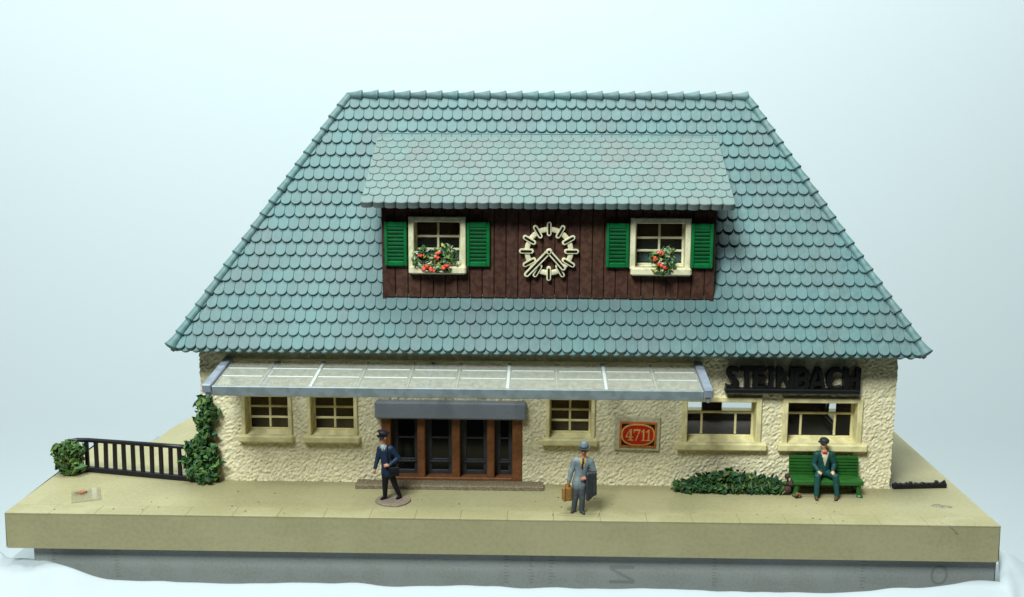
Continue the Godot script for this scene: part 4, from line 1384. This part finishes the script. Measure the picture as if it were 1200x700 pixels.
func figure_officer() -> void:
	var t := thing("person", "person in navy uniform and peaked cap walking on a round brown disc", "person", Vector3(-30.6, 0.55, -13.2), "painted model people")
	var navy := lin(0.10, 0.17, 0.28)
	var black := lin(0.075, 0.075, 0.09)
	var skin := lin(0.80, 0.56, 0.44)
	var hair := lin(0.25, 0.17, 0.12)
	var hc := Vector3(-2.5, 18.1, 0.2)
	var face := Vector3(-0.85, -0.05, 0.6)
	var P := []
	# legs
	P.append([Vector3(-2.0, 8.4, 0.1), Vector3(-2.1, 4.2, 0.5), 1.15, 0.82, black, 1.0, 0.3])
	P.append([Vector3(-2.1, 4.2, 0.5), Vector3(-2.2, 0.7, 0.0), 0.82, 0.62, black, 1.0, 0.2])
	P.append([Vector3(-0.6, 8.4, -0.1), Vector3(0.7, 4.2, -0.1), 1.15, 0.8, black, 1.0, 0.3])
	P.append([Vector3(0.7, 4.2, -0.1), Vector3(1.9, 0.8, -0.7), 0.8, 0.62, black, 1.0, 0.2])
	P.append([Vector3(-2.1, 0.45, -0.2), Vector3(-3.1, 0.36, 0.9), 0.5, 0.42, black, 1.0, 0.12])
	P.append([Vector3(2.1, 0.48, -0.8), Vector3(1.3, 0.36, 0.3), 0.5, 0.42, black, 1.0, 0.12])
	# torso: coat to below the hip
	P.append([Vector3(-1.9, 14.3, -0.1), Vector3(-1.6, 11.2, 0.0), 1.75, 1.55, navy, 1.25, 0.4])
	P.append([Vector3(-1.6, 11.2, 0.0), Vector3(-1.45, 8.2, 0.05), 1.5, 1.72, navy, 1.2, 0.4])
	P.append([Vector3(-3.2, 15.0, -0.1), Vector3(-0.5, 15.1, -0.1), 0.95, 0.95, navy, 1.0, 0.5])
	P.append([Vector3(-2.2, 15.4, 0.0), Vector3(-2.4, 17.0, 0.15), 0.7, 0.62, skin, 1.0, 0.3])
	P.append([Vector3(-2.5, 15.9, 0.2), Vector3(-2.3, 15.7, 0.3), 0.78, 0.78, lin(0.64, 0.67, 0.70), 1.0, 0.1])
	# far arm hanging
	P.append([Vector3(-3.5, 15.0, 0.0), Vector3(-4.2, 12.0, 0.1), 0.85, 0.68, navy, 1.0, 0.25])
	P.append([Vector3(-4.2, 12.0, 0.1), Vector3(-4.8, 9.6, 0.9), 0.68, 0.55, navy, 1.0, 0.2])
	hand(P, Vector3(-4.85, 9.5, 0.95), Vector3(-0.1, -1, 0.25), Vector3(0.5, 0, -1), skin, Vector3(0.3, -0.3, 0.1))
	# near arm bent, hand on the strap
	P.append([Vector3(-0.2, 15.0, 0.0), Vector3(1.7, 12.3, -0.2), 0.88, 0.74, navy, 1.0, 0.25])
	P.append([Vector3(1.7, 12.3, -0.2), Vector3(-0.5, 10.7, 1.7), 0.72, 0.56, navy, 1.0, 0.2])
	hand(P, Vector3(-0.7, 10.6, 1.85), Vector3(-0.8, 0.1, 0.35), Vector3(0, -1, 0.1), skin, Vector3(-0.2, 0, -0.7))
	head(P, hc, face, skin, hair)
	var paint := func(p: Vector3, w: int, c: Color) -> Color:
		if p.y > 16.8: return eyes(hc, face, p, c)
		if c == navy:
			var x := p.x + 2.35 + (15.6 - p.y) * 0.05
			if p.z > 0.7 and p.y > 14.0 and abs(x) < (p.y - 13.9) * 0.33: return lin(0.68, 0.71, 0.74) if abs(x) > 0.17 else lin(0.10, 0.10, 0.13)
			if p.z > 0.8 and abs(p.x + 2.2) < 0.09 and p.y < 13.0: return lin(0.06, 0.10, 0.17)
			return c * (1.0 + 0.25 * fine.get_noise_3dv(p * 0.8))
		return c
	node("body", body(P, 0.2, paint), M.paint, t)
	# peaked cap
	var st := mb(true)
	st.set_color(lin(0.09, 0.10, 0.14))
	var tiltb := Basis(Vector3(0.4, 0, -0.9).normalized(), 0.0) * Basis(Vector3(0, 0, 1), -0.22)
	var C := Transform3D(tiltb, hc + Vector3(-0.05, 0.75, 0))
	var ring := func(rx, rz, y, dx):
		var o := []
		for k in 16:
			var a: float = TAU * k / 16
			o.append(C * Vector3(dx + rx * cos(a), y, rz * sin(a)))
		return o
	var rs := [ring.call(1.16, 1.12, 0.0, 0.0), ring.call(1.2, 1.16, 0.55, -0.05), ring.call(1.75, 1.6, 1.15, -0.1), ring.call(1.7, 1.55, 1.35, -0.1), ring.call(0.05, 0.05, 1.62, -0.1)]
	for i in rs.size() - 1:
		st.set_color(lin(0.05, 0.05, 0.07) if i == 0 else lin(0.09, 0.11, 0.16))
		for k in 16: quad(st, rs[i][k], rs[i][(k + 1) % 16], rs[i + 1][(k + 1) % 16], rs[i + 1][k], (rs[i][k] + rs[i + 1][k]) * 0.5 - (hc + Vector3(0, 0.9, 0)))
	st.set_color(lin(0.05, 0.05, 0.06))
	for k in 8:
		var a0 := 2.55 - PI / 2 * 0.9 + k * PI * 0.9 / 8 - 0.0
		var a1 := a0 + PI * 0.9 / 8
		var f := func(a, r, y): return C * Vector3(r * cos(a), y, r * sin(a))
		quad(st, f.call(a0, 1.1, 0.1), f.call(a1, 1.1, 0.1), f.call(a1, 1.75, -0.25), f.call(a0, 1.75, -0.25), Vector3.UP)
		quad(st, f.call(a0, 1.1, 0.0), f.call(a1, 1.1, 0.0), f.call(a1, 1.75, -0.35), f.call(a0, 1.75, -0.35), Vector3.DOWN)
	node("cap", done(st), M.paint, t)
	# satchel with its strap
	var sb := mb()
	sb.set_color(lin(0.08, 0.08, 0.10))
	cbox(sb, Vector3(-1.4, -1.4, -0.5), Vector3(1.4, 1.2, 0.5), 0.25, Transform3D(Basis(Vector3.UP, 0.25) * Basis(Vector3(0, 0, 1), 0.05), Vector3(0.75, 8.9, 1.75)))
	cbox(sb, Vector3(-1.45, -0.3, 0.45), Vector3(1.45, 1.25, 0.62), 0.1, Transform3D(Basis(Vector3.UP, 0.25) * Basis(Vector3(0, 0, 1), 0.05), Vector3(0.75, 8.9, 1.75)))
	var bag := node("satchel", done(sb), M.paint, t)
	var stp := mb(true)
	stp.set_color(lin(0.05, 0.05, 0.07))
	tube(stp, [Vector3(-1.3, 16.0, 0.1), Vector3(-1.35, 15.4, 1.0), Vector3(-1.2, 13.0, 1.55), Vector3(-0.9, 11.2, 1.55), Vector3(-0.4, 9.9, 1.8)], [0.24, 0.26, 0.26, 0.26, 0.24], 6)
	node("strap", done(stp), M.paint, bag)
	var d := mb()
	var poly := PackedVector2Array()
	for k in 26:
		var a: float = TAU * k / 26
		var r := 5.1 + 0.28 * fine.get_noise_2d(cos(a) * 2.0, sin(a) * 2.0)
		poly.append(Vector2(r * cos(a) + 0.2, r * 0.96 * sin(a) - 0.3))
	plate(d, poly, -0.53, 0.0, 0.15, Transform3D(Basis(Vector3.RIGHT, -PI / 2), Vector3.ZERO))
	node("base_disc", done(d), M.disc, t)

func figure_traveller() -> void:
	var at := Vector3(22.6, 0.2, -5.6)
	var t := thing("person", "person in pale grey suit and trilby hat holding a tan case", "person", at, "painted model people")
	var suit := lin(0.47, 0.51, 0.53)
	var trous := lin(0.28, 0.30, 0.32)
	var shoe := lin(0.24, 0.25, 0.28)
	var skin := lin(0.76, 0.47, 0.34)
	var hair := lin(0.38, 0.33, 0.28)
	var hc := Vector3(1.35, 18.2, 0.3)
	var face := Vector3(-0.18, -0.12, 1.0)
	var P := []
	P.append([Vector3(-0.6, 8.6, 0.0), Vector3(-0.9, 4.5, 0.3), 1.2, 0.86, trous, 1.0, 0.3])
	P.append([Vector3(-0.9, 4.5, 0.3), Vector3(-1.3, 0.8, -0.2), 0.86, 0.72, trous, 1.0, 0.2])
	P.append([Vector3(0.9, 8.6, 0.1), Vector3(1.0, 4.5, 0.8), 1.2, 0.86, trous, 1.0, 0.3])
	P.append([Vector3(1.0, 4.5, 0.8), Vector3(0.9, 0.8, 0.6), 0.86, 0.72, trous, 1.0, 0.2])
	P.append([Vector3(-1.4, 0.45, -0.2), Vector3(-1.9, 0.34, 1.0), 0.52, 0.42, shoe, 1.0, 0.12])
	P.append([Vector3(0.9, 0.45, 0.6), Vector3(1.4, 0.34, 1.8), 0.52, 0.42, shoe, 1.0, 0.12])
	P.append([Vector3(1.1, 14.4, 0.0), Vector3(0.6, 11.3, 0.1), 2.0, 1.75, suit, 1.3, 0.4])
	P.append([Vector3(0.6, 11.3, 0.1), Vector3(0.2, 8.6, 0.15), 1.7, 2.15, suit, 1.2, 0.25])
	P.append([Vector3(-0.7, 15.2, 0.0), Vector3(2.9, 14.9, 0.0), 1.0, 1.0, suit, 1.0, 0.5])
	P.append([Vector3(1.2, 15.6, 0.1), Vector3(1.3, 17.0, 0.2), 0.75, 0.66, skin, 1.0, 0.3])
	# arm with the case
	P.append([Vector3(-1.1, 15.0, 0.0), Vector3(-2.1, 12.2, 0.0), 0.95, 0.78, suit, 1.0, 0.25])
	P.append([Vector3(-2.1, 12.2, 0.0), Vector3(-2.75, 9.6, 0.7), 0.78, 0.62, suit, 1.0, 0.2])
	hand(P, Vector3(-2.8, 9.45, 0.75), Vector3(-0.1, -1, 0.1), Vector3(0.2, 0, -1), skin, Vector3(0.5, -0.2, 0.0))
	# arm bent across, carrying the coat
	P.append([Vector3(3.2, 14.7, 0.0), Vector3(4.1, 12.0, 0.1), 0.98, 0.82, suit, 1.0, 0.25])
	P.append([Vector3(4.1, 12.0, 0.1), Vector3(2.1, 10.7, 1.95), 0.8, 0.62, suit, 1.0, 0.2])
	hand(P, Vector3(1.9, 10.6, 2.05), Vector3(-1.0, -0.05, 0.2), Vector3(0, -1, 0.0), skin, Vector3(-0.2, -0.3, -0.6))
	head(P, hc, face, skin, hair)
	var paint := func(p: Vector3, w: int, c: Color) -> Color:
		if p.y > 16.9: return eyes(hc, face, p, c)
		if c == suit:
			var x := p.x - 1.05 - (15.6 - p.y) * -0.08
			if p.z > 0.7 and p.y > 12.6 and abs(x) < (p.y - 12.4) * 0.26: return lin(0.20, 0.14, 0.10) if abs(x) < 0.3 else lin(0.72, 0.60, 0.32)
			if p.z > 0.8 and abs(p.x - 0.6) < 0.1 and p.y < 12.6: return c * 0.72
			return c * (1.0 + 0.3 * fine.get_noise_3dv(p * 0.7))
		return c
	node("body", body(P, 0.2, paint), M.paint, t)
	# trilby
	var st := mb(true)
	var C := Transform3D(Basis(Vector3(1, 0, 0), 0.08) * Basis(Vector3(0, 0, 1), 0.05), hc + Vector3(0, 0.75, -0.05))
	var prof := [[1.15, -0.12], [1.62, -0.02], [1.78, 0.12], [1.7, 0.22], [1.22, 0.16], [1.2, 0.5], [1.12, 1.2], [0.95, 1.75], [0.6, 1.95], [0.02, 1.75]]
	for i in prof.size() - 1:
		st.set_color(lin(0.24, 0.27, 0.28) if i == 4 else lin(0.46, 0.51, 0.53))
		for k in 18:
			var f := func(q, kk):
				var a: float = TAU * kk / 18
				var squeeze: float = 1.0 - (0.22 * abs(cos(a)) if q >= 7 else 0.0)
				return C * Vector3(prof[q][0] * cos(a) * squeeze, prof[q][1], prof[q][0] * sin(a) * 1.12)
			var m: Vector3 = (f.call(i, k) + f.call(i + 1, k + 1)) * 0.5
			quad(st, f.call(i, k), f.call(i, k + 1), f.call(i + 1, k + 1), f.call(i + 1, k), m - (hc + Vector3(0, 1.0, 0)))
	node("hat", done(st), M.paint, t)
	var pl := mb()
	plate(pl, PackedVector2Array([Vector2(-6.0, -2.0), Vector2(5.3, -3.2), Vector2(6.6, 2.8), Vector2(-2.4, 3.6)]), -0.19, 0.02, 0.06, Transform3D(Basis(Vector3.RIGHT, -PI / 2), Vector3(0, 0, 0)))
	node("base_plate", done(pl), M.kerb, t)
	# the case in the hand
	var c := thing("suitcase", "tan leather case with a handle held by the grey-suited person", "suitcase", at + Vector3(-3.2, 3.7, 0.75))
	c.rotation.y = 0.35
	node("case", box_mesh(Vector3(-1.5, 0, -0.75), Vector3(1.5, 4.0, 0.75), 0.35), M.leather, c)
	for x in [-0.85, 0.85]:
		node("strap", box_mesh(Vector3(x - 0.16, -0.04, -0.8), Vector3(x + 0.16, 4.05, 0.8), 0.06), mat(Color(0.45, 0.28, 0.11), 0.5), c)
	var h := mb(true)
	tube(h, [Vector3(-0.7, 3.95, 0), Vector3(-0.6, 4.6, 0), Vector3(0, 4.85, 0), Vector3(0.6, 4.6, 0), Vector3(0.7, 3.95, 0)], [0.16, 0.17, 0.18, 0.17, 0.16], 6)
	node("handle", done(h), M.leather, c)
	# overcoat over the forearm
	var ct := thing("overcoat", "dark grey overcoat draped over the forearm of the person in grey suit", "coat", at + Vector3(3.1, 0, 1.35))
	var coat := lin(0.19, 0.195, 0.205)
	var CP := []
	for i in 5:
		var f: float = i / 4.0
		var x := lerpf(-0.75, 1.15, f)
		var zf := 0.55 - 0.55 * f + (0.25 if i % 2 == 0 else -0.1)
		CP.append([Vector3(x, 11.6 - 0.0 * f, zf), Vector3(x + 0.1, lerpf(4.7, 6.2, f), zf + 0.15), 0.62, 0.55 + 0.08 * sin(i * 2.0), coat, 1.0, 0.25])
		CP.append([Vector3(x, 11.5, zf - 1.5), Vector3(x, 7.5, zf - 1.5), 0.5, 0.5, coat, 1.0, 0.25])
		CP.append([Vector3(x, 11.9, zf), Vector3(x, 11.9, zf - 1.5), 0.62, 0.55, coat, 1.0, 0.3])
	node("cloth", body(CP, 0.2, func(p: Vector3, _w: int, c2: Color) -> Color: return c2 * (1.0 + 0.3 * fine.get_noise_3dv(p))), M.paint, ct)

func figure_sitter() -> void:
	var t := thing("person", "person in dark green suit with red bow tie seated on the bench", "person", Vector3(95.2, 0, -22.0), "painted model people")
	var suit := lin(0.10, 0.27, 0.26)
	var skin := lin(0.86, 0.66, 0.56)
	var hair := lin(0.30, 0.20, 0.14)
	var shoe := lin(0.33, 0.25, 0.17)
	var hc := Vector3(-0.3, 15.1, -1.9)
	var face := Vector3(-0.85, 0.0, 0.65)
	var P := []
	for s in [-1, 1]:
		var kx := -2.6 if s < 0 else 2.6
		P.append([Vector3(s * 1.1, 6.3, -2.2), Vector3(kx, 6.5, 1.7), 1.2, 0.98, suit, 1.0, 0.3])
		P.append([Vector3(kx, 6.4, 1.8), Vector3(kx + s * 0.35, 1.3, 2.9), 0.92, 0.72, suit, 1.0, 0.2])
		P.append([Vector3(kx + s * 0.35, 0.55, 2.9), Vector3(kx + s * 0.1 - 0.4, 0.42, 4.2), 0.56, 0.48, shoe, 1.0, 0.12])
		# arms, hands on the thighs
		P.append([Vector3(s * 2.3, 11.9, -2.0), Vector3(s * 3.0, 9.0, -1.6), 0.95, 0.78, suit, 1.0, 0.25])
		P.append([Vector3(s * 3.0, 9.0, -1.6), Vector3(s * 2.1, 7.7, 0.4), 0.78, 0.62, suit, 1.0, 0.2])
		hand(P, Vector3(s * 2.05, 7.65, 0.55), Vector3(-s * 0.15, -0.25, 1.0), Vector3(s, 0, 0), skin, Vector3(0, -0.7, 0.2))
	P.append([Vector3(0, 11.3, -2.1), Vector3(0, 8.6, -2.2), 1.95, 1.75, suit, 1.25, 0.4])
	P.append([Vector3(0, 8.6, -2.2), Vector3(0, 6.7, -2.2), 1.75, 1.8, suit, 1.2, 0.4])
	P.append([Vector3(-1.7, 12.1, -2.1), Vector3(1.7, 12.1, -2.1), 0.98, 0.98, suit, 1.0, 0.5])
	P.append([Vector3(0, 12.4, -2.0), Vector3(-0.2, 13.9, -1.95), 0.75, 0.66, skin, 1.0, 0.3])
	P.append([Vector3(-0.55, 12.75, -0.95), Vector3(0.45, 12.7, -0.95), 0.3, 0.3, lin(0.72, 0.16, 0.10), 1.0, 0.08])
	head(P, hc, face, skin, hair)
	var paint := func(p: Vector3, w: int, c: Color) -> Color:
		if p.y > 14.0: return eyes(hc, face, p, c)
		if c == suit:
			if p.z > -1.4 and p.z < 0.2 and p.y > 8.9 and abs(p.x) < (p.y - 8.8) * 0.26 and p.y < 12.9: return lin(0.83, 0.82, 0.70)
			var plaid := 1.0 + (0.45 if fposmod(p.x, 0.9) < 0.22 else 0.0) * 0.5 + (0.45 if fposmod(p.y + p.z, 0.9) < 0.22 else 0.0) * 0.5
			return c * plaid * (1.0 + 0.2 * fine.get_noise_3dv(p))
		return c
	node("body", body(P, 0.2, paint), M.paint, t)
	var st := mb(true)
	st.set_color(lin(0.19, 0.22, 0.22))
	var C := Transform3D(Basis(Vector3.UP, 0.0) * Basis(Vector3(0, 0, 1), -0.1), hc + Vector3(0.1, 0.6, -0.1))
	var prof := [[1.18, -0.1], [1.42, 0.25], [1.4, 0.75], [1.05, 1.2], [0.5, 1.4], [0.02, 1.42]]
	for i in prof.size() - 1:
		for k in 16:
			var f := func(q, kk):
				var a: float = TAU * kk / 16
				return C * Vector3(prof[q][0] * cos(a), prof[q][1], prof[q][0] * sin(a))
			var m: Vector3 = (f.call(i, k) + f.call(i + 1, k + 1)) * 0.5
			quad(st, f.call(i, k), f.call(i, k + 1), f.call(i + 1, k + 1), f.call(i + 1, k), m - (hc + Vector3(0, 0.6, 0)))
	for k in 8:
		var a0 := 2.5 - 1.1 + k * 2.2 / 8
		var a1 := a0 + 2.2 / 8
		var f := func(a, r, y): return C * Vector3(r * cos(a), y, r * sin(a))
		quad(st, f.call(a0, 1.1, 0.25), f.call(a1, 1.1, 0.25), f.call(a1, 1.75, 0.0), f.call(a0, 1.75, 0.0), Vector3.UP)
		quad(st, f.call(a0, 1.1, 0.12), f.call(a1, 1.1, 0.12), f.call(a1, 1.75, -0.12), f.call(a0, 1.75, -0.12), Vector3.DOWN)
	node("cap", done(st), M.paint, t)

func clear_plate() -> void:
	var t := thing("clear_plate", "small clear plastic figure base with brown remnants, lying bare on the baseboard", "plastic plate", Vector3(-120.3, 0, -13.8))
	t.rotation.y = 0.43
	node("plate", box_mesh(Vector3(-4.0, 0.03, -5.2), Vector3(4.0, 0.5, 5.2), 0.12), M.clear, t)
	var st := mb(true)
	lump(st, Vector3(-0.9, 0.75, -1.6), Vector3(1.3, 0.35, 0.7), 4.0, 0.5, 8)
	lump(st, Vector3(-2.4, 0.65, -2.0), Vector3(0.7, 0.22, 0.5), 9.0, 0.5, 8)
	node("remnant", done(st), mat(Color(0.55, 0.33, 0.20), 0.6), t)

func _ready() -> void:
	rng.seed = 4242
	fine.seed = 3
	fine.noise_type = FastNoiseLite.TYPE_SIMPLEX_SMOOTH
	fine.frequency = 0.62
	fine.fractal_octaves = 2
	crag.seed = 8
	crag.noise_type = FastNoiseLite.TYPE_CELLULAR
	crag.cellular_return_type = FastNoiseLite.RETURN_DISTANCE
	crag.frequency = 1.1
	crag.fractal_octaves = 1
	broad.seed = 5
	broad.frequency = 0.09
	broad.fractal_octaves = 2
	# camera
	var cam := Camera3D.new()
	cam.name = "camera"
	cam.fov = 31.43
	cam.near = 0.01
	cam.far = 10.0
	add_child(cam)
	cam.position = Vector3(10.95, 109.37, 277.7) * MM
	cam.rotation = Vector3(-0.1697, 0.0254, 0.0042)
	cam.current = true
	# environment: an indoor table top, no sky
	var env := Environment.new()
	env.background_mode = Environment.BG_COLOR
	env.background_color = Color(0.15, 0.16, 0.165)
	env.background_energy_multiplier = 1.0
	env.tonemap_mode = Environment.TONE_MAPPER_LINEAR
	env.tonemap_exposure = 1.12
	env.sdfgi_enabled = true
	env.ssao_enabled = true
	env.ssil_enabled = true
	var we := WorldEnvironment.new()
	we.environment = env
	add_child(we)
	# two lamps above the table: a broad key and a weaker second one
	for q in [["front_lamp", Vector3(-240, 800, 560), Vector2(0.30, 0.30), 1.3], ["overhead_lamp", Vector3(-20, 800, -30), Vector2(0.4, 0.25), 0.66]]:
		var l := AreaLight3D.new()
		l.name = q[0]
		l.area_size = q[2]
		l.light_energy = q[3]
		l.light_color = Color(0.955, 1.0, 0.985)
		l.shadow_enabled = true
		l.area_range = 4.0
		add_child(l)
		l.look_at_from_position(q[1] * MM, Vector3(5, 40, -60) * MM, Vector3(0, 0, -1))
	make_materials()
	surroundings()
	base_board()
	var b := thing("station_building", "cream stucco toy station with hipped tile roof, plank dormer and canopy", "building")
	walls(b)
	roof(b)
	dormer_shell(b)
	dormer_roof(b)
	entrance(b)
	canopy(b)
	var third := [0.34, 0.64]
	for q in [[-78.0, -62.8, -79.0, -62.3], [-58.2, -43.0, -59.3, -42.2], [13.4, 28.1, 12.2, 29.0]]:
		window(b, q[0], q[1], 14.2, 27.6, WZ, 1.15, 4.4, [[0.5]], third, M.cream, [q[2], q[3], 12.5, 14.7, 1.9], "small cream six-pane window")
	for q in [[53.9, 77.4, 52.4, 79.2], [83.6, 107.1, 82.4, 108.8]]:
		window(b, q[0], q[1], 13.6, 27.9, WZ, 1.6, 4.4, [[0.24, 0.74], []], [0.64], M.cream, [q[2], q[3], 11.6, 14.0, 1.9], "wide cream window with three lower panes")
	for q in [[-27.0, -10.3], [37.3, 54.8]]:
		window(b, q[0], q[1], 65.8, 80.8, DZ, 1.6, 3.6, [[0.5]], third, M.ivory, [q[0] + 0.2, q[1] + 0.2, 64.2, 66.6, 2.6], "ivory dormer window")
	for q in [[-33.9, -27.4], [-10.0, -3.3], [30.4, 37.0], [54.9, 61.2]]:
		shutter(b, q[0], q[1], 66.3, 79.3, DZ + 0.15, 0.0)
	clock()
	station_sign()
	advert()
	greenery()
	railings()
	bench()
	figure_officer()
	figure_traveller()
	figure_sitter()
	clear_plate()
